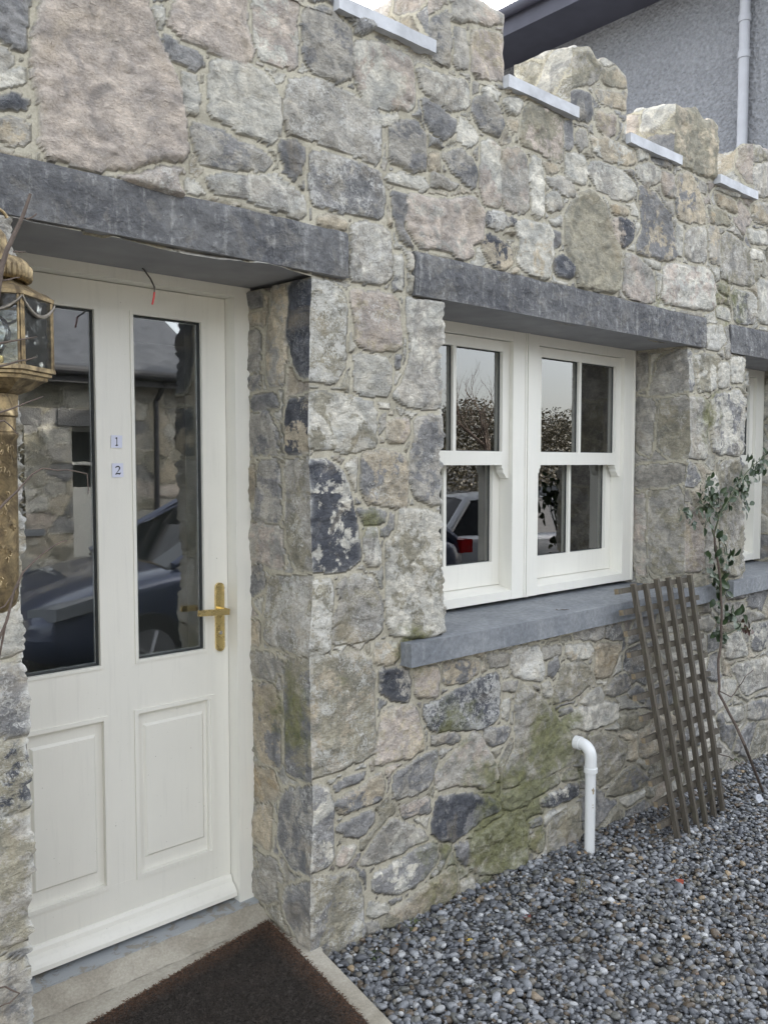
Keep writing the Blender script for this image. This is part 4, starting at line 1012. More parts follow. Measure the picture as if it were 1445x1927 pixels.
# ================================================================== things by the wall
def trellis():
    B0 = Vector(un(1275, 1580, 2, -.053)); B1 = Vector(un(1359, 1527, 2, -.063)); T0 = Vector(un(1191, 1102, 1, -.10)); T1 = Vector(un(1297, 1084, 1, -.10))
    root = empty('trellis', B0); tag(root, 'weathered square lattice trellis panel leaning against the slate window sill', 'trellis')
    n = ((B1-B0).cross(T0-B0)).normalized()
    if n.y > 0: n = -n
    up = ((T0-B0)+(T1-B1)).normalized()
    def bar(name, a, b, w, t, mat, nrm):
        bm = bmesh.new(); d = (b-a); L_ = d.length; d.normalize(); s = d.cross(nrm).normalized()
        k = 10; rings = []
        for i in range(k+1):
            p = a+d*L_*i/k+s*random.uniform(-.0012, .0012)+nrm*random.uniform(-.001, .001)
            rings.append([bm.verts.new(p+s*(w/2*q)+nrm*(t/2*r)) for q, r in ((-1, -1), (1, -1), (1, 1), (-1, 1))])
        for r0, r1 in zip(rings[:-1], rings[1:]):
            for q in range(4): bm.faces.new((r0[q], r0[(q+1) % 4], r1[(q+1) % 4], r1[q]))
        e0 = bm.faces.new(rings[0][::-1]); e1 = bm.faces.new(rings[-1]); e0.material_index = 1; e1.material_index = 1
        obj(name, bm, [M_wood, M_cutwood], root, off=B0)
    random.seed(3)
    for i in range(6):
        f = i/5; a = B0.lerp(B1, f); b = T0.lerp(T1, f)
        bar('lath', a-up*random.uniform(-.01, .04), b+up*random.uniform(.0, .014), .021, .021, None, n)
    across = ((B1-B0)+(T1-T0)).normalized(); m = 12
    for j in range(m):
        f = .075+(.985-.075)*j/(m-1)
        a = B0.lerp(T0, f)-across*(.105+random.uniform(-.012, .012)); b = B1.lerp(T1, f)+across*(.085+random.uniform(-.02, .02))
        if j == m-1: b = B1.lerp(T1, f)+across*.01
        bar('cross_lath', a-n*.0215, b-n*.0215, .024, .020, None, n)
trellis()

def pipe():
    y = -.105; x = float(un(1110, 1500, 1, y)[0])
    p = Vector((x, y, 0)); top = .425
    root = empty('drain_pipe', (x, y, -.05)); tag(root, 'white plastic pipe with an elbow coming out of the wall beneath the window', 'pipe')
    R_ = .0225
    bm = bmesh.new(); tube(bm, [(x, y, -.06), (x, y, top-.10)], R_, 24); obj('pipe', bm, M_pvc, root, True, off=root.location)
    bm = bmesh.new(); pts = [(x, y, top-.115), (x, y, top-.06)]
    cyc = [(x, y+.045*(1-math.cos(a)), top-.055+.05*math.sin(a)) for a in np.linspace(.05, math.pi/2, 8)]
    tube(bm, pts+cyc+[(x, y+.072, top-.005)], .0258, 24)
    tube(bm, [(x, y, top-.118), (x, y, top-.098)], .0295, 24); tube(bm, [(x, y+.052, top-.005), (x, y+.078, top-.005)], .0295, 24)
    obj('elbow', bm, M_pvc, root, True, off=root.location)
    bm = bmesh.new(); tube(bm, [(x, y+.07, top-.005), (x, .03, top-.005)], R_, 24); obj('pipe_stub', bm, M_pvc, root, True, off=root.location)
    # scuffed flake marks on the front of the pipe
    M_scuff = simple('pipe_scuff', (.30, .25, .17), .8)
    for cx, cz, s in ((.006, .235, .013), (.004, .222, .008), (.002, .17, .004), (.003, .158, .004)):
        bm = bmesh.new(); rr = random.Random(int(cz*1000)); a0 = -math.pi/2+cx*40*.5-.5
        poly = [(a0+s/R_*(rr.uniform(.4, 1))*math.cos(t)*.8, cz+s*rr.uniform(.5, 1.1)*math.sin(t)) for t in np.linspace(0, 5.6, 9)]
        vs = [bm.verts.new((x+(R_+.0006)*math.cos(a), y+(R_+.0006)*math.sin(a), z)) for a, z in poly]; bm.faces.new(vs)
        obj('scuff_mark', bm, M_scuff, root, off=root.location)
pipe()

M_bark = simple('climber_bark', (.10, .075, .06), .8, 0, .3, 60, .5)
M_greenstem = simple('green_stem', (.075, .09, .045), .6, 0, .3, 40)
def leaf_mat(name, a, b_):
    m, nt, b = new_mat(name); co = objco(nt)
    nt.links.new(mixc(nt, ramp(nt, noise(nt, co, 25, 4), .35, .65), a, b_), b.inputs['Base Color']); b.inputs['Roughness'].default_value = .45; return m
M_leaf = leaf_mat('rose_leaf', (.016, .034, .013), (.045, .072, .026)); M_redleaf = leaf_mat('young_red_leaf', (.060, .018, .015), (.07, .045, .022))
def leaf(bm, c, d, nrm, L_, W_):
    d = d.normalized(); s = d.cross(nrm).normalized(); nrm = s.cross(d)
    pr = [(0, 0), (.18, .62), (.42, 1), (.68, .82), (.88, .4), (1, 0)]
    mid = [bm.verts.new(c+d*L_*t-nrm*L_*.12*t*t) for t, _ in pr]
    for sg in (1, -1):
        ed = [mid[0]]+[bm.verts.new(c+d*L_*t+s*sg*W_*.5*w+nrm*(W_*.18*w-L_*.12*t*t)) for t, w in pr[1:-1]]+[mid[-1]]
        for k in range(len(pr)-1):
            q = [mid[k], ed[k], ed[k+1], mid[k+1]]; q2 = []
            for v in q:
                if v not in q2: q2.append(v)
            if len(q2) > 2: bm.faces.new(q2 if sg > 0 else q2[::-1])
def px(u, v, y): return Vector(un(u, v, 1, y))
def rose():
    base = Vector(un(1440, 1502, 2, -.115))
    root = empty('climbing_rose', base); tag(root, 'green leaved climbing rose on the stone pier between the two windows, behind the trellis', 'climbing rose')
    rr = random.Random(5)
    def stem(pts, r0, r1, name='stem', mat=M_greenstem):
        bm = bmesh.new(); P = [p if isinstance(p, Vector) else px(*p) for p in pts]; Q = []
        for a, b in zip(P[:-1], P[1:]):
            for t in (0, .33, .66): Q.append(a.lerp(b, t)+Vector((rr.uniform(-.003, .003), rr.uniform(-.003, .003), 0)))
        Q.append(P[-1]); n = len(Q); tube(bm, Q, [r0+(r1-r0)*i/(n-1) for i in range(n)], 7)
        for i in range(2, n-1, 2):
            d = Vector((rr.uniform(-1, 1), rr.uniform(-1, -.2), rr.uniform(-.2, .6))).normalized(); tube(bm, [Q[i], Q[i]+d*.011], [.0018, .0004], 5)
        obj(name, bm, mat, root, True, off=base)
    stem([base, (1400, 1400, -.33), (1375, 1350, -.25), (1353, 1305, -.18), (1350, 1262, -.14), (1357, 1200, -.12), (1358, 1140, -.11), (1353, 1085, -.10), (1345, 1020, -.10), (1341, 998, -.10)], .0075, .0055, 'stem', M_bark)
    stem([(1343, 1010, -.1), (1335, 980, -.1), (1334, 950, -.1), (1331, 915, -.09)], .004, .002)
    stem([(1344, 1005, -.1), (1352, 970, -.12), (1368, 945, -.12), (1385, 912, -.13), (1412, 880, -.14), (1440, 856, -.15)], .0045, .002)
    stem([(1334, 952, -.1), (1315, 953, -.1), (1295, 968, -.12)], .003, .0015); stem([(1334, 935, -.1), (1320, 944, -.1), (1308, 925, -.1)], .0025, .0012)
    stem([(1352, 1300, -.2), (1376, 1312, -.24), (1390, 1292, -.24), (1400, 1275, -.26), (1416, 1261, -.26)], .003, .0015, 'side_shoot', M_bark)
    stem([(1345, 1418, -.2), (1372, 1424, -.22), (1395, 1442, -.28)], .003, .002, 'side_shoot', M_bark)
    stem([(1358, 1195, -.12), (1385, 1185, -.15), (1410, 1178, -.17)], .0025, .0012)
    stem([(1357, 1110, -.1), (1368, 1125, -.11), (1380, 1120, -.12)], .0025, .0012)
    cl = [(1290, 970), (1284, 962), (1300, 982), (1312, 955), (1322, 958), (1325, 906), (1336, 908), (1334, 930), (1330, 942), (1345, 935), (1352, 930), (1360, 940), (1322, 930), (1340, 970), (1350, 962), (1345, 950), (1327, 988), (1362, 945), (1332, 958),
          (1395, 925), (1400, 945), (1396, 920), (1402, 955), (1398, 902), (1405, 896), (1388, 905), (1412, 885), (1420, 892), (1413, 902), (1410, 862), (1420, 865), (1430, 880), (1436, 876), (1440, 862), (1428, 872), (1385, 915), (1377, 925),
          (1350, 1020), (1358, 1018), (1354, 1030), (1338, 1045), (1345, 1052), (1368, 1055), (1375, 1048), (1366, 1070), (1345, 1085), (1352, 1092), (1348, 1100), (1362, 1108), (1340, 1078), (1350, 1128), (1356, 1135), (1370, 1146), (1378, 1160), (1372, 1156), (1388, 1162), (1382, 1175), (1352, 1170), (1350, 1186), (1360, 1192), (1346, 1195), (1357, 1205), (1408, 1180), (1400, 1178)]
    bg_, br_ = bmesh.new(), bmesh.new(); blobs = []
    for i, (u, v) in enumerate(cl):
        c = px(u, v, -.075-rr.uniform(0, .035)); red = (u > 1405 and v < 900 and rr.random() < .3) or (u < 1305 and v < 990 and rr.random() < .3) or (u > 1395 and v > 1150)
        for k in range(5 if v < 1000 else 4):
            ang = rr.uniform(0, 6.28); d = Vector((math.cos(ang), rr.uniform(-.6, .1), math.sin(ang)*.9-.2)); nn = Vector((rr.uniform(-.6, .6), -1, rr.uniform(-.2, .8)))
            s_ = rr.uniform(.034, .056)*(1.3 if 1000 < v < 1180 else 1.0); b_ = br_ if red and rr.random() < .8 else bg_
            c2 = c+Vector((rr.uniform(-.024, .024), rr.uniform(-.02, .02), rr.uniform(-.024, .024)))
            leaf(b_, c2, d, nn, s_, s_*.6)
        blobs.append(c)
    obj('foliage', bg_, M_leaf, root, True, off=base); obj('red_foliage', br_, M_redleaf, root, True, off=base)
rose()

# ------------------------------------------------------------------ brass coach lantern on the left jamb
def lantern():
    yl = -.20; c = px(-5, 871, yl); sc = np.linalg.norm(0) if False else None
    dpt = float((np.array(c)-cC) @ cF); s = dpt/FPX       # metres per pixel at the lamp
    def z(v): return c.z+(871-v)*s
    root = empty('coach_lantern', (c.x, c.y, z(1150))); base = root.location.copy()
    tag(root, 'tarnished brass six sided coach lantern on a long tube left of the door', 'wall lantern')
    C3 = Vector((c.x, c.y, 0)); R_ = 105*s
    a0 = None
    # one corner of the hexagon stands 26.6 degrees right of the line of sight
    vd = math.atan2(c.y+CD, c.x-0.0)      # direction camera -> lamp
    A0 = vd+math.pi+rad(26.6)
    def hexa(bm, prof):
        lathe(bm, prof, C3, 6, ang0=A0)
    bm = bmesh.new()
    lathe(bm, [(.002, z(398)), (.006, z(402)), (12*s, z(412)), (5*s, z(424)), (9*s, z(430)), (5*s, z(436))], C3, 20)
    tube(bm, [Vector((c.x+.035*math.cos(t)*1.0, c.y, z(415)+.022*math.sin(t))) for t in np.linspace(.1, 3.0, 10)], [.004]*10, 8)
    obj('finial', bm, M_oldbrass, root, True, off=base)
    bm = bmesh.new()
    lathe(bm, [(6*s, z(434)), (16*s, z(438)), (24*s, z(448)), (27*s, z(462)), (28*s, z(480)), (32*s, z(487)), (40*s, z(491))], C3, 192, .055, 24)
    lathe(bm, [(36*s, z(488)), (52*s, z(491)), (60*s, z(497)), (64*s, z(504)), (68*s, z(507)), (68*s, z(526)), (66*s, z(531)), (60*s, z(534)), (56*s, z(530))], C3, 240, .035, 40)
    obj('chimney_cap', bm, M_oldbrass, root, True, off=base)
    bm = bmesh.new()
    hexa(bm, [(50*s, z(528)), (54*s, z(535)), (88*s, z(553)), (92*s, z(553)), (103*s, z(560)), (107*s, z(562)), (107*s, z(569)), (101*s, z(571)), (98*s, z(566)), (50*s, z(545))])
    obj('roof', bm, M_oldbrass, root, off=base)
    for k in range(6):
        bm = bmesh.new()
        a = A0+k*math.pi/3; p = C3+Vector((math.cos(a), math.sin(a), 0))*(R_-.003)
        for da in (-.045, .045):
            q = C3+Vector((math.cos(a+da), math.sin(a+da), 0))*(R_*math.cos(rad(30))/math.cos(rad(30)-abs(da))-.002)
            tube(bm, [q+Vector((0, 0, z(568))), q+Vector((0, 0, z(697)))], .0032, 6)
        tube(bm, [p+Vector((0, 0, z(566))), p+Vector((0, 0, z(697)))], .0028, 6)
        obj('corner_post', bm, M_oldbrass, root, off=base)
    bm = bmesh.new()
    lathe(bm, [((R_-.004)*1., z(570)), ((R_-.004)*1., z(695))], C3, 6, ang0=A0)
    bmesh.ops.delete(bm, geom=[f for f in bm.faces if len(f.verts) > 4], context='FACES_ONLY')
    r_ = bmesh.ops.solidify(bm, geom=bm.faces[:], thickness=.002)
    obj('glass_pane', bm, M_lglass, root, off=base)
    # garlands hanging under the eaves of each side
    bm = bmesh.new()
    for k in range(6):
        a, b = A0+k*math.pi/3, A0+(k+1)*math.pi/3
        p, q = [C3+Vector((math.cos(t), math.sin(t), 0))*(R_+.003) for t in (a, b)]; pts = []; rr_ = []
        for i in range(25):
            t = i/24; pts.append(p.lerp(q, t)+Vector((0, 0, z(572)-30*s*math.sin(math.pi*t)**.8))); rr_.append(.0016+.0022*math.sin(math.pi*t)+.0012*(i % 2))
        tube(bm, pts, rr_, 7)
    obj('garland', bm, simple('pewter', (.22, .20, .17), .45, .7, .4, 90, .4), root, True, off=base)
    bm = bmesh.new()
    hexa(bm, [(60*s, z(692)), (106*s, z(694)), (107*s, z(702)), (100*s, z(704)), (100*s, z(709)), (93*s, z(711)), (92*s, z(717)), (84*s, z(720)), (62*s, z(735)), (46*s, z(741)), (40*s, z(743)), (38*s, z(775)), (34*s, z(780))])
    obj('base_tray', bm, M_oldbrass, root, off=base, bevel=.001)
    bm = bmesh.new()
    lathe(bm, [(36*s, z(770)), (39*s, z(776)), (39*s, z(783)), (35*s, z(786)), (35*s, z(812)), (39*s, z(815)), (39*s, z(822)), (36*s, z(826)), (35*s, z(1000)), (33*s, z(1120)), (28*s, z(1140)), (15*s, z(1152)), (4*s, z(1156))], C3, 28)
    rr = random.Random(9)
    for k in range(70):      # chased scroll ornament on the tube
        a = vd+math.pi+rr.uniform(-.9, .9); zz = z(rr.uniform(835, 1115)); t0 = rr.uniform(0, 6)
        tube(bm, [C3+Vector((math.cos(a+.1*math.cos(t+t0)*(1-t/8)), math.sin(a+.1*math.cos(t+t0)*(1-t/8)), 0))*(35.5*s)+Vector((0, 0, zz+.008*math.sin(t+t0)*(1-t/8))) for t in (0, .8, 1.6, 2.4, 3.2, 4)], .0016, 5)
    obj('stem_tube', bm, M_oldbrass, root, True, off=base)
    for zz in (790, 1050):
        bm = bmesh.new(); tube(bm, [C3+Vector((0, .0, z(zz))), C3+Vector((0, .20, z(zz)))], .013, 12)
        obj('wall_bracket', bm, M_oldbrass, root, True, off=base)
    # lamp inside
    bm = bmesh.new(); lathe(bm, [(.016, z(694)), (.020, z(690)), (.020, z(672)), (.016, z(670))], C3, 20); obj('lamp_holder', bm, M_brass, root, True, off=base)
    bm = bmesh.new(); lathe(bm, [(.014, z(672)), (.020, z(660)), (.034, z(640)), (.036, z(625)), (.028, z(605)), (.014, z(595)), (.004, z(592))], C3, 24)
    obj('bulb', bm, glass_mat('bulb_glass', .05, .12), root, True, off=base)
lantern()

def twigs():
    y = -.36; base = px(-25, 1300, y)
    root = empty('bare_climber', base); tag(root, 'bare brown thorny climber branches in front of the brass lantern', 'climber')
    rr = random.Random(12)
    def st(pts, r0, r1, y_=y):
        bm = bmesh.new(); P = [px(u, v, y_) for u, v in pts]; Q = []
        for a, b in zip(P[:-1], P[1:]):
            for t in (0, .5): Q.append(a.lerp(b, t)+Vector((rr.uniform(-.0015, .0015),)*3))
        Q.append(P[-1]); n = len(Q); tube(bm, Q, [r0+(r1-r0)*i/(n-1) for i in range(n)], 8); obj('branch', bm, M_bark, root, True, off=base)
    st([(-30, 640), (-5, 560), (5, 500), (14, 470), (28, 440), (40, 415), (50, 390), (58, 365)], .0065, .003)
    st([(8, 498), (-2, 486), (-20, 478)], .003, .002); st([(27, 473), (38, 474), (49, 474)], .002, .0012); st([(2, 528), (20, 525), (38, 522)], .002, .0012)
    st([(50, 412), (62, 409), (70, 402)], .002, .0012); st([(-10, 648), (30, 640), (70, 634)], .0025, .0012); st([(-10, 692), (35, 680), (70, 672)], .0025, .0012)
    st([(-15, 782), (20, 770), (50, 758), (82, 746)], .0022, .001); st([(-10, 792), (8, 792), (22, 805), (34, 818)], .0022, .001)
    st([(-30, 990), (8, 948), (35, 922), (60, 893), (80, 882), (110, 884), (140, 886), (165, 892)], .0028, .001); st([(165, 892), (166, 910), (167, 930)], .0012, .0008)
    st([(-40, 1290), (0, 1200), (15, 1165), (28, 1110), (45, 1075), (80, 1042), (105, 1025), (127, 1017)], .0035, .0012); st([(-30, 1160), (10, 1140), (40, 1095)], .002, .001)
    st([(-20, 1320), (0, 1230), (14, 1160)], .003, .002); st([(-20, 1860), (10, 1858), (38, 1868), (20, 1885), (0, 1895)], .002, .0015)
twigs()

# ------------------------------------------------------------------ number cards, wire, litter, leaves
def card(u, v, h, glyph, label):
    y = .4035; c = px(u, v, y); w = .0375*1.0
    root = empty('number_card', c); tag(root, label, 'number card', 'paper number cards on the door')
    bm = bmesh.new(); rt = rad(-1.5 if glyph[0] == 1 else 1)
    prism(bm, [(-w/2, -h/2), (w/2, -h/2), (w/2, h/2), (-w/2, h/2)], lambda a, b, t: c+Vector((a*math.cos(rt)-b*math.sin(rt), -t, a*math.sin(rt)+b*math.cos(rt))), .0008)
    obj('paper', bm, simple('card_paper', (.66, .68, .80), .7, 0, .03, 9), root, off=c)
    bm = bmesh.new()
    for k, poly in enumerate(glyph[1]): prism(bm, [(x*.0145, zz*.0145) for x, zz in poly], lambda a, b, t: c+Vector((a, -.0010-t-.0001*k, b)), .0003)
    obj('numeral', bm, simple('black_ink', (.02, .02, .025), .6), root, off=c)
ONE = (1, [[(-.42, .72), (-.30, .80), (-.05, .92), (.02, 1.0), (.10, .96), (.12, .80), (.10, -.55), (.22, -.72), (.34, -.80), (.20, -.92), (.0, -1.0), (-.30, -.92), (-.42, -.84), (-.20, -.78), (-.08, -.62), (-.06, .52), (-.12, .66), (-.26, .70)]])
TWO = (2, [[(-.62, .50), (-.48, .78), (-.22, .96), (.10, 1.0), (.42, .86), (.58, .58), (.52, .26), (.30, -.05), (-.02, -.38), (-.20, -.60), (.05, -.56), (.30, -.62), (.52, -.56), (.70, -.42), (.62, -.78), (.44, -.96), (.18, -.90), (-.10, -.84), (-.40, -.96), (-.66, -.92), (-.56, -.78), (-.30, -.52), (.0, -.14), (.20, .18), (.30, .46), (.22, .66), (.02, .74), (-.22, .66), (-.44, .52)]])
card(220, 831, .040, ONE, 'upper white paper card with a black numeral 1 on the door'); card(222, 885, .045, TWO, 'lower white paper card with a black numeral 2 on the door')
bm = bmesh.new()
P = [px(u, v, .34-.05*k) for k, (u, v) in enumerate([(262, 500), (272, 508), (284, 525), (291, 540), (291, 550)])]
tube(bm, P, .0024, 8); root = empty('loose_cable', P[0]); tag(root, 'short loose grey cable with a red end hanging above the door', 'cable'); obj('cable', bm, simple('grey_cable', (.10, .09, .08), .6), root, True, off=P[0])
bm = bmesh.new(); tube(bm, [P[-1], px(290, 560, .14), px(287, 573, .14)], .0030, 8); obj('red_end', bm, simple('red_sleeve', (.45, .03, .03), .5), root, True, off=P[0])

def small_leaf(u, v, col, name, label, s=.03):
    c = Vector(un(u, v, 2, gz(3.)+.014)); bm = bmesh.new(); rr = random.Random(u)
    leaf(bm, Vector((0, 0, 0)), Vector((rr.uniform(-1, 1), rr.uniform(-1, 1), .15)), Vector((.1, .1, 1)), s, s*.75)
    o = obj(name, bm, simple(name+'_col', col, .6, 0, .35, 80), None, True); o.location = c+Vector((0, 0, .008)); tag(o, label, 'leaf' if 'leaf' in name else 'litter')
small_leaf(1272, 1658, (.30, .06, .03), 'fallen_leaf', 'rust red fallen leaf on the gravel in front of the trellis', .045)
small_leaf(878, 1781, (.50, .36, .07), 'fallen_leaf', 'yellow fallen leaf on the gravel near the foot of the door pier', .035)
small_leaf(985, 1725, (.18, .045, .04), 'fallen_leaf', 'dark red fallen leaf on the open gravel', .05)
small_leaf(975, 1838, (.28, .19, .08), 'fallen_leaf', 'tan brown fallen leaf on the gravel at the bottom of the photo', .04)
bm = bmesh.new(); c = Vector(un(1427, 1512, 2, -.06)); vs = []
for i, (a, b, h) in enumerate([(-.02, -.01, 0), (.015, -.018, .006), (.028, .004, .03), (.0, .012, .034), (-.022, .008, .02)]): vs.append(bm.verts.new((a, b, h)))
cv = bm.verts.new((.0, -.002, .012))
for k in range(5): bm.faces.new((vs[k], vs[(k+1) % 5], cv))
bmesh.ops.solidify(bm, geom=bm.faces[:], thickness=.0012)
o = obj('paper_scrap', bm, simple('white_scrap', (.72, .74, .78), .5)); o.location = c+Vector((0, 0, .01)); tag(o, 'crumpled white paper scrap on the gravel right of the trellis', 'litter')
def sprigs():
    for i, (u, v, lab) in enumerate([(1090, 1690, 'thin dry stalks growing from the gravel in front of the white pipe')]):
        c = Vector(un(u, v, 2, gz(2.7))); bm = bmesh.new(); rr = random.Random(2+i)
        for k in range(6):
            q = c+Vector((rr.uniform(-.04, .04), rr.uniform(-.02, .02), 0)); d = Vector((rr.uniform(-.03, .03), 0, rr.uniform(.07, .13)))
            tube(bm, [q, q+d*.5+Vector((.004, 0, 0)), q+d], [.0012, .001, .0005], 5)
        tag(obj('weed', bm, simple('dry_stalk', (.17, .15, .08), .8)), lab, 'weed')
    for i, (u, v, lab) in enumerate([(778, 1742, 'small green weed tuft on the gravel at the foot of the wall'), (708, 1800, 'small mossy green tuft on the gravel beside the door pier'), (1385, 1432, 'low green weed at the wall foot right of the trellis')]):
        c = Vector(un(u, v, 2, gz(2.2)+.005)); bm = bmesh.new(); rr = random.Random(20+i)
        for k in range(46):
            a = rr.uniform(0, 6.28); d = Vector((math.cos(a), math.sin(a), rr.uniform(.3, 1.2)))
            leaf(bm, c+Vector((rr.uniform(-.03, .03), rr.uniform(-.025, .025), 0)), d, Vector((0, 0, 1)), rr.uniform(.010, .020), .005)
        tag(obj('weed', bm, leaf_mat('weed_leaf', (.05, .075, .02), (.09, .11, .04)), None, True), lab, 'weed')
    # dark leaf litter lying on the slate sills
    for i, (x, y_, lab) in enumerate([(3.02, .02, 'small dark dry leaf on the long slate sill'), (4.72, .08, 'dark leaf crumbs on the far right slate sill')]):
        bm = bmesh.new(); rr = random.Random(50+i)
        for k in range(3): leaf(bm, Vector((x+rr.uniform(-.03, .03), y_+rr.uniform(-.02, .02), 1.004)), Vector((rr.uniform(-1, 1), rr.uniform(-1, 1), .15)), Vector((0, 0, 1)), .028, .012)
        tag(obj('dry_leaf', bm, M_bark), lab, 'leaf')
sprigs()
def litter():
    rs = random.Random(77); bm = bmesh.new()
    for k in range(150):
        x = rs.uniform(1.9, 5.2); y = -.02-abs(rs.gauss(0, .16)) if k < 90 else rs.uniform(-1.2, -.02)
        if k < 45: x = rs.gauss(3.6, .35)
        leaf(bm, Vector((x, y, gz(x)+rs.uniform(.008, .02))), Vector((rs.uniform(-1, 1), rs.uniform(-1, 1), rs.uniform(-.2, .4))), Vector((rs.uniform(-.4, .4), rs.uniform(-.4, .4), 1)), rs.uniform(.010, .028), rs.uniform(.006, .016))
    tag(obj('leaf_litter', bm, leaf_mat('brown_litter', (.10, .055, .035), (.20, .14, .08)), None, True), kind='stuff')
litter()

# ================================================================== rendered house behind, top right
def rear_house():
    root = empty('rendered_house', (8.7, .8, 0)); tag(root, 'tall grey pebble dashed house with dark eaves rising behind the parapet', 'house')
    m, nt, b = new_mat('pebble_dash'); co = objco(nt)
    v = nt.nodes.new('ShaderNodeTexVoronoi'); v.inputs['Scale'].default_value = 26; nt.links.new(co, v.inputs['Vector'])
    c = mixc(nt, ramp(nt, noise(nt, co, 1.2, 5), .3, .7), (.20, .205, .22), (.26, .265, .28))
    c = mixc(nt, 1.0, c, ramp(nt, noise(nt, co, 24, 5, .7), .3, .7, (.72,)*3+(1,), (1.25,)*3+(1,)), 'MULTIPLY')
    nt.links.new(c, b.inputs['Base Color']); b.inputs['Roughness'].default_value = .9
    bump(nt, b, math_(nt, 'ADD', v.outputs['Distance'], noise(nt, co, 40, 5)), 1.0, .03)
    off = root.location
    bm = bmesh.new(); box(bm, 8.7, 15, .8, 12.5, -.2, 6.75); obj('wall', bm, m, root, off=off)
    dk = simple('dark_eave_paint', (.055, .055, .075), .6, 0, .15, 4)
    bm = bmesh.new(); box(bm, 8.02, 8.699, .3, 13, 6.72, 6.76); box(bm, 7.99, 8.02, .3, 13, 6.70, 6.97); obj('eave', bm, dk, root, off=off)
    bm = bmesh.new(); tube(bm, [(7.93, .3, 6.93), (7.93, 13, 6.93)], .06, 14); obj('gutter', bm, dk, root, True, off=off)
    bm = bmesh.new(); vs = [bm.verts.new(p) for p in ((7.95, .3, 6.99), (7.95, 13, 6.99), (11.8, 13, 9.4), (11.8, .3, 9.4), (15.7, .3, 6.99), (15.7, 13, 6.99))]
    bm.faces.new((vs[0], vs[1], vs[2], vs[3])); bm.faces.new((vs[3], vs[2], vs[5], vs[4])); bm.faces.new((vs[0], vs[3], vs[4])); bm.faces.new((vs[1], vs[5], vs[2])); bm.faces.new((vs[0], vs[4], vs[5], vs[1]))
    obj('roof', bm, M_slateroof, root, off=off)
    gp = simple('grey_downpipe', (.33, .335, .36), .45, 0, .06, 6)
    p = un(1398, 150, 0, 8.62); bm = bmesh.new(); y = float(p[1])
    tube(bm, [(8.62, y, 0), (8.62, y, 6.42)], .052, 18); dp = obj('downpipe', bm, gp, root, True, off=off)
    zc = float(un(1398, 103, 0, 8.62)[2]); ztop = float(un(1398, 35, 0, 8.62)[2])
    for z_ in (zc, ztop):
        bm = bmesh.new(); tube(bm, [(8.62, y, z_-.04), (8.62, y, z_+.03)], .062, 18); obj('pipe_collar', bm, gp, dp, True); dp.children[-1].location = -off
M_slateroof = slate_mat('roof_slates', (.055, .06, .07), (.10, .105, .12), .1, .5, .01, False)
rear_house()

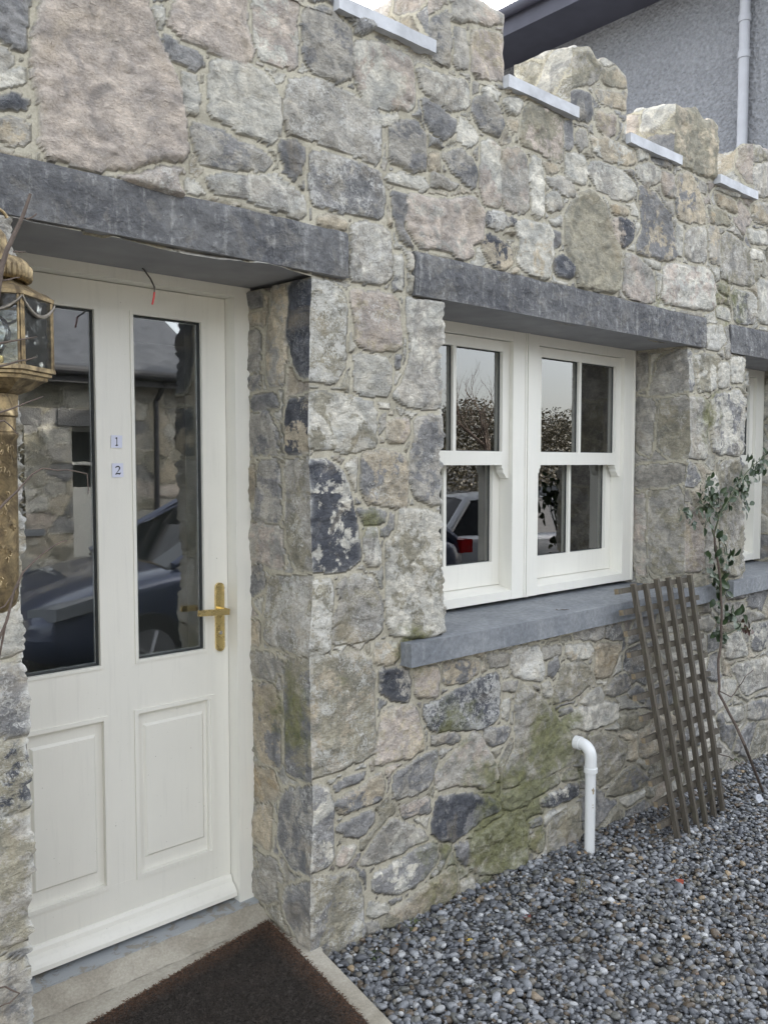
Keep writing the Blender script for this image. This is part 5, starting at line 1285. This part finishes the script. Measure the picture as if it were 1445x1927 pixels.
# ================================================================== the yard behind the camera, seen in the glass
def far_house():
    Y0 = -7.3; root = empty('courtyard_cottage', (0, Y0, 0)); tag(root, 'stone cottage across the yard with a slate roof, reflected in the door glass', 'building'); off = Vector((0, Y0, 0))
    wm = WallMesh(); xs = span([-4, 2.0, 3.55, 4.12, 4.75, 5.62], [.05, .025, .025, .025, .025]); zs = span([-.15, .86, 2.1, 2.3, 2.75], [.025]*4)
    X, Z = np.meshgrid(xs, zs); s3 = stones(X, Z, 'none', 200, .2); P = np.stack([X, Y0+s3[0], Z], -1)
    cx = (X[:-1, :-1]+X[1:, 1:])/2; cz = (Z[:-1, :-1]+Z[1:, 1:])/2
    keep = ~(((cx > 2.0) & (cx < 3.55) & (cz > .86) & (cz < 2.1)) | ((cx > 4.12) & (cx < 4.75) & (cz < 2.1)))
    P = P-np.array(off); wm.add(P, s3, keep)
    Yg, Zg = np.meshgrid(span([Y0-5, Y0], [.06]), zs); s4 = stones(Yg, Zg, 'none', 210, .2); wm.add(np.stack([5.62+s4[0], Yg, Zg], -1)-np.array(off), s4)
    wm.build('wall', M_stone, root)
    bm = bmesh.new(); box(bm, 1.8, 3.75, Y0-.3, Y0+.03, 2.1, 2.3); box(bm, 3.95, 4.95, Y0-.3, Y0+.03, 2.1, 2.3); obj('lintel', bm, M_lintel, root, off=off)
    bm = bmesh.new(); box(bm, 1.9, 3.75, Y0-.2, Y0+.06, .78, .86); obj('sill', bm, M_sill, root, off=off)
    bm = bmesh.new(); frame_boxes(bm, 2.0, 2.76, .86, 2.1, .07, Y0-.26, Y0-.2); frame_boxes(bm, 2.78, 3.55, .86, 2.1, .07, Y0-.26, Y0-.2); box(bm, 2.05, 3.5, Y0-.255, Y0-.21, 1.45, 1.51); w = obj('window', bm, M_paint, root, off=off)
    bm = bmesh.new(); box(bm, 2.0, 3.55, Y0-.30, Y0-.28, .86, 2.1); obj('glass_pane', bm, simple('dark_glass', (.02, .022, .025), .05), w, off=None); w.children[0].location = -off
    bm = bmesh.new(); box(bm, 4.12, 4.75, Y0-.3, Y0-.24, 0, 1.28); frame_boxes(bm, 4.121, 4.749, 1.2795, 2.1, .06, Y0-.299, Y0-.241); box(bm, 4.13, 4.74, Y0-.298, Y0-.242, 1.62, 1.66); d = obj('door', bm, M_paint, root, off=off)
    bm = bmesh.new(); box(bm, 4.12, 4.75, Y0-.33, Y0-.31, 1.2, 2.1); obj('glass_pane', bm, simple('dark_door_glass', (.03, .035, .035), .05), d); d.children[0].location = -off
    bm = bmesh.new(); vs = [bm.verts.new(p) for p in ((-4, Y0+.35, 2.78), (6.0, Y0+.35, 2.78), (6.0, Y0-2.6, 4.6), (-4, Y0-2.6, 4.6), (-4, Y0-5.5, 2.78), (6.0, Y0-5.5, 2.78))]
    bm.faces.new((vs[0], vs[1], vs[2], vs[3])); bm.faces.new((vs[3], vs[2], vs[5], vs[4])); bm.faces.new((vs[0], vs[3], vs[4])); bm.faces.new((vs[1], vs[5], vs[2])); bm.faces.new((vs[0], vs[4], vs[5], vs[1]))
    obj('roof', bm, M_slateroof, root, off=off)
    bm = bmesh.new(); tube(bm, [(-4, Y0+.4, 2.74), (6.0, Y0+.4, 2.74)], .06, 12); box(bm, -4, 6.0, Y0+.32, Y0+.345, 2.6, 2.78); obj('gutter', bm, M_dark, root, off=off)
    bm = bmesh.new(); tube(bm, [(5.2, Y0+.4, 2.7), (5.2, Y0+.1, 2.45), (5.2, Y0+.08, -.1)], .035, 12); obj('downpipe', bm, M_dark, root, off=off)
far_house()
def backdrop():  # added dark block that keeps bright sky out of the right door pane
    Y0 = -8.2; root = empty('dark_backdrop', (7.2, Y0, 0)); tag(root, 'added dark shed beside the far cottage across the yard, seen in the right door pane', 'backdrop')
    dk = simple('backdrop_dark', (.035, .032, .03), .8, 0, .3, 12, .5, .004)
    bm = bmesh.new(); box(bm, -1.5, 1.3, -3, 0, -.2, 3.0)
    for k in range(19): box(bm, -1.49+k*.147, -1.36+k*.147, 0, .018, -.15, 2.98)
    obj('wall', bm, dk, root)
    bm = bmesh.new(); vs = [bm.verts.new(p) for p in ((-1.7, .3, 2.95), (1.5, .3, 2.95), (1.5, -3.2, 3.8), (-1.7, -3.2, 3.8))]; bm.faces.new(vs); bmesh.ops.solidify(bm, geom=bm.faces[:], thickness=.06); obj('roof', bm, M_slateroof, root)
backdrop()

def car(name, label, loc, rz, paint, plate):
    root = empty(name, loc, rz); tag(root, label, 'car')
    st = [(0, .58, .36, .52, .56), (.12, .76, .25, .66, .70), (.55, .85, .20, .77, .84), (1.15, .88, .20, .87, .95), (2.2, .89, .20, .93, .97), (3.5, .88, .20, .96, 1.0), (4.05, .83, .25, .92, 1.02), (4.22, .74, .36, .85, .94)]
    def sect(bm, s_):
        x, w, zb, zm, zt = s_; pr = [(0, zb), (w*.9, zb), (w, zb+.16), (w*1.01, (zb+zm)/2), (w*.985, zm), (w*.90, zt-.015), (w*.5, zt+.01), (0, zt+.015)]
        pts = pr+[(-a, b) for a, b in pr[-2:0:-1]]
        return [bm.verts.new((x, a, b)) for a, b in pts]
    def loft(bm, rings):
        for a, b in zip(rings[:-1], rings[1:]):
            for k in range(len(a)): bm.faces.new((a[k], a[(k+1) % len(a)], b[(k+1) % len(a)], b[k]))
        bm.faces.new(rings[0][::-1]); bm.faces.new(rings[-1])
    bm = bmesh.new(); loft(bm, [sect(bm, s_) for s_ in st]); body = obj('body', bm, paint, root, True)
    md = body.modifiers.new('round', 'SUBSURF'); md.levels = md.render_levels = 2
    def gh(bm, sx, inset, z1):
        rings = []
        for x, wb, wt, zb, zt in sx:
            pr = [(wb-inset, zb), (wt-inset, zt-.03-inset), (wt*.7, zt-inset), (-wt*.7, zt-inset), (-wt+inset, zt-.03-inset), (-wb+inset, zb)]
            rings.append([bm.verts.new((x, a, b)) for a, b in pr])
        loft(bm, rings)
    G = [(1.02, .74, .70, .88, .94), (1.45, .80, .66, .88, 1.18), (1.95, .82, .62, .9, 1.41), (2.7, .82, .62, .9, 1.45), (3.45, .80, .60, .92, 1.40), (4.0, .76, .62, .92, 1.06)]
    bm = bmesh.new(); gh(bm, G, .0, 0); obj('glasshouse', bm, simple('car_glass', (.015, .018, .02), .03, 0, .05, 2, coat=.5), root)
    bm = bmesh.new(); rr_ = [[bm.verts.new((x, a, b+.012)) for a, b in ((wt+.01, zt-.04), (wt*.72, zt), (-wt*.72, zt), (-wt-.01, zt-.04))] for x, wb, wt, zb, zt in G[2:5]]
    for a, b in zip(rr_[:-1], rr_[1:]):
        for k in range(3): bm.faces.new((a[k], a[k+1], b[k+1], b[k]))
    bmesh.ops.solidify(bm, geom=bm.faces[:], thickness=.02)
    for sg in (1, -1):
        for a, b, r in (((1.05, .75*sg, .93), (1.96, .64*sg, 1.40), .028), ((2.75, .83*sg, .93), (2.75, .64*sg, 1.43), .03), ((4.0, .77*sg, .95), (3.45, .62*sg, 1.38), .05)): tube(bm, [a, b], r, 8)
    obj('roof', bm, paint, root, True)
    for x in (.78, 3.42):
        for sg in (1, -1):
            bm = bmesh.new(); tube(bm, [(x, sg*.70, .31), (x, sg*.91, .31)], .315, 28); wh = obj('wheel', bm, simple('tyre', (.02, .02, .02), .8), root)
            bm = bmesh.new(); tube(bm, [(x, sg*.90, .31), (x, sg*.915, .31)], .2, 20)
            for k in range(5): tube(bm, [(x, sg*.92, .31), (x+.19*math.cos(k*1.256), sg*.92, .31+.19*math.sin(k*1.256))], .022, 6)
            obj('rim', bm, simple('alloy', (.4, .4, .42), .3, .8), wh)
    for sg in (1, -1):
        bm = bmesh.new(); P_ = [(.10, .52, .60), (.20, .78, .66), (.62, .87, .80), (.60, .83, .83), (.16, .56, .70)]; prism(bm, [(p[0], p[1]) for p in P_], lambda a, b, t: Vector((a-.035, b*sg*1.005, .57+.24*a+t)), .085); obj('headlight', bm, simple('lamp_glass', (.25, .27, .3), .05, .3), root, bevel=.01)
        bm = bmesh.new(); box(bm, 4.05, 4.205, sg*.62 if sg > 0 else -.82, .82 if sg > 0 else -.62, .82, .95); obj('tail_light', bm, simple('red_lens', (.35, .01, .01), .1), root, bevel=.03)
        bm = bmesh.new(); box(bm, 1.28, 1.42, .90*sg if sg > 0 else -1.05, 1.05 if sg > 0 else -.90, .92, 1.04); obj('wing_mirror', bm, paint, root, bevel=.03)
    bm = bmesh.new(); box(bm, 4.215, 4.232, -.26, .26, .62, .73); obj('number_plate', bm, simple('plate', plate, .4, 0, .02, 2), root)
def cpaint(n, c): return simple(n, c, .28, .4, .04, 3, coat=1.0)
car('parked_car', 'dark blue parked car reflected in the door glass', (1.98, -3.45, -.05), 0, cpaint('blue_car_paint', (.05, .065, .115)), (.6, .6, .58))
car('parked_car', 'pale silver parked car with a red tail light reflected in the left sash window', (10.9, -4.5, -.18), math.pi, cpaint('silver_car_paint', (.42, .44, .47)), (.62, .5, .06))
car('parked_car', 'black parked car with a yellow number plate reflected in the right sash window', (16.3, -6.4, -.18), math.pi, cpaint('black_car_paint', (.015, .015, .018)), (.7, .45, .04))

def bare_tree(x, y, h, seed, label):
    root = empty('bare_tree', (x, y, -.2)); tag(root, label, 'tree', 'bare trees beyond the yard'); rr = random.Random(seed)
    tb, cb = bmesh.new(), bmesh.new()
    def grow(p, d, L_, r, lev):
        pts = [p]; 
        for k in range(3): d = (d+Vector((rr.uniform(-.2, .2), rr.uniform(-.2, .2), rr.uniform(-.05, .15)))).normalized(); pts.append(pts[-1]+d*L_/3)
        tube(tb if lev == 0 else cb, pts, [r, r*.85, r*.7, r*.55], 6 if lev < 2 else 3, lev < 2)
        if lev < 5:
            for k in range(3 if lev < 4 else 2):
                i = rr.choice((1, 2, 3)); d2 = (d+Vector((rr.uniform(-1, 1), rr.uniform(-1, 1), rr.uniform(-.1, .7)))*.8).normalized(); grow(pts[i], d2, L_*.68, r*.5, lev+1)
    grow(Vector((0, 0, 0)), Vector((0, 0, 1)), h*.38, h*.022, 0)
    obj('trunk', tb, M_bark, root, True); obj('crown', cb, M_bark, root)
for i, a in enumerate([(17, -15, 8, 'tallest bare tree beyond the yard, reflected in the left sash window'), (27, -20, 7, 'farther bare tree beyond the yard, reflected in the right sash window'), (12, -17, 6, 'smaller bare tree beyond the yard, nearest the far cottage in the window reflection')]): bare_tree(a[0], a[1], a[2], 30+i, a[3])
def hedge():
    rs = np.random.RandomState(6); n = 80000; V = []; F = []
    t = rs.uniform(0, 1, n); x = 6+t*44+rs.uniform(-.8, .8, n); y = -19-t*8+rs.uniform(-1, 1, n); hmax = 3.9+.9*vn(x*.35, x*0, 3)+.6*vn(x*1.6, x*0, 4); z = rs.uniform(0, 1, n)**.7*hmax
    for i in range(n):
        a = rs.uniform(0, 6.28, 3); s_ = rs.uniform(.04, .09); c = np.array((x[i], y[i], z[i]-.2)); u = np.array((math.cos(a[0]), math.sin(a[0]), math.sin(a[1])*.6))*s_; w = np.array((-math.sin(a[0])*.5, math.cos(a[0])*.5, math.cos(a[1])))*s_*.7
        k = len(V); V += [tuple(c-u), tuple(c+w), tuple(c+u), tuple(c-w)]; F.append((k, k+1, k+2, k+3))
    me = bpy.data.meshes.new('hedge'); me.from_pydata(V, [], F)
    tag(link('hedge', me, leaf_mat('hedge_leaf', (.07, .065, .04), (.14, .12, .08))), 'overgrown dark hedge along the far side of the yard seen in the window reflections', 'hedge')
hedge()
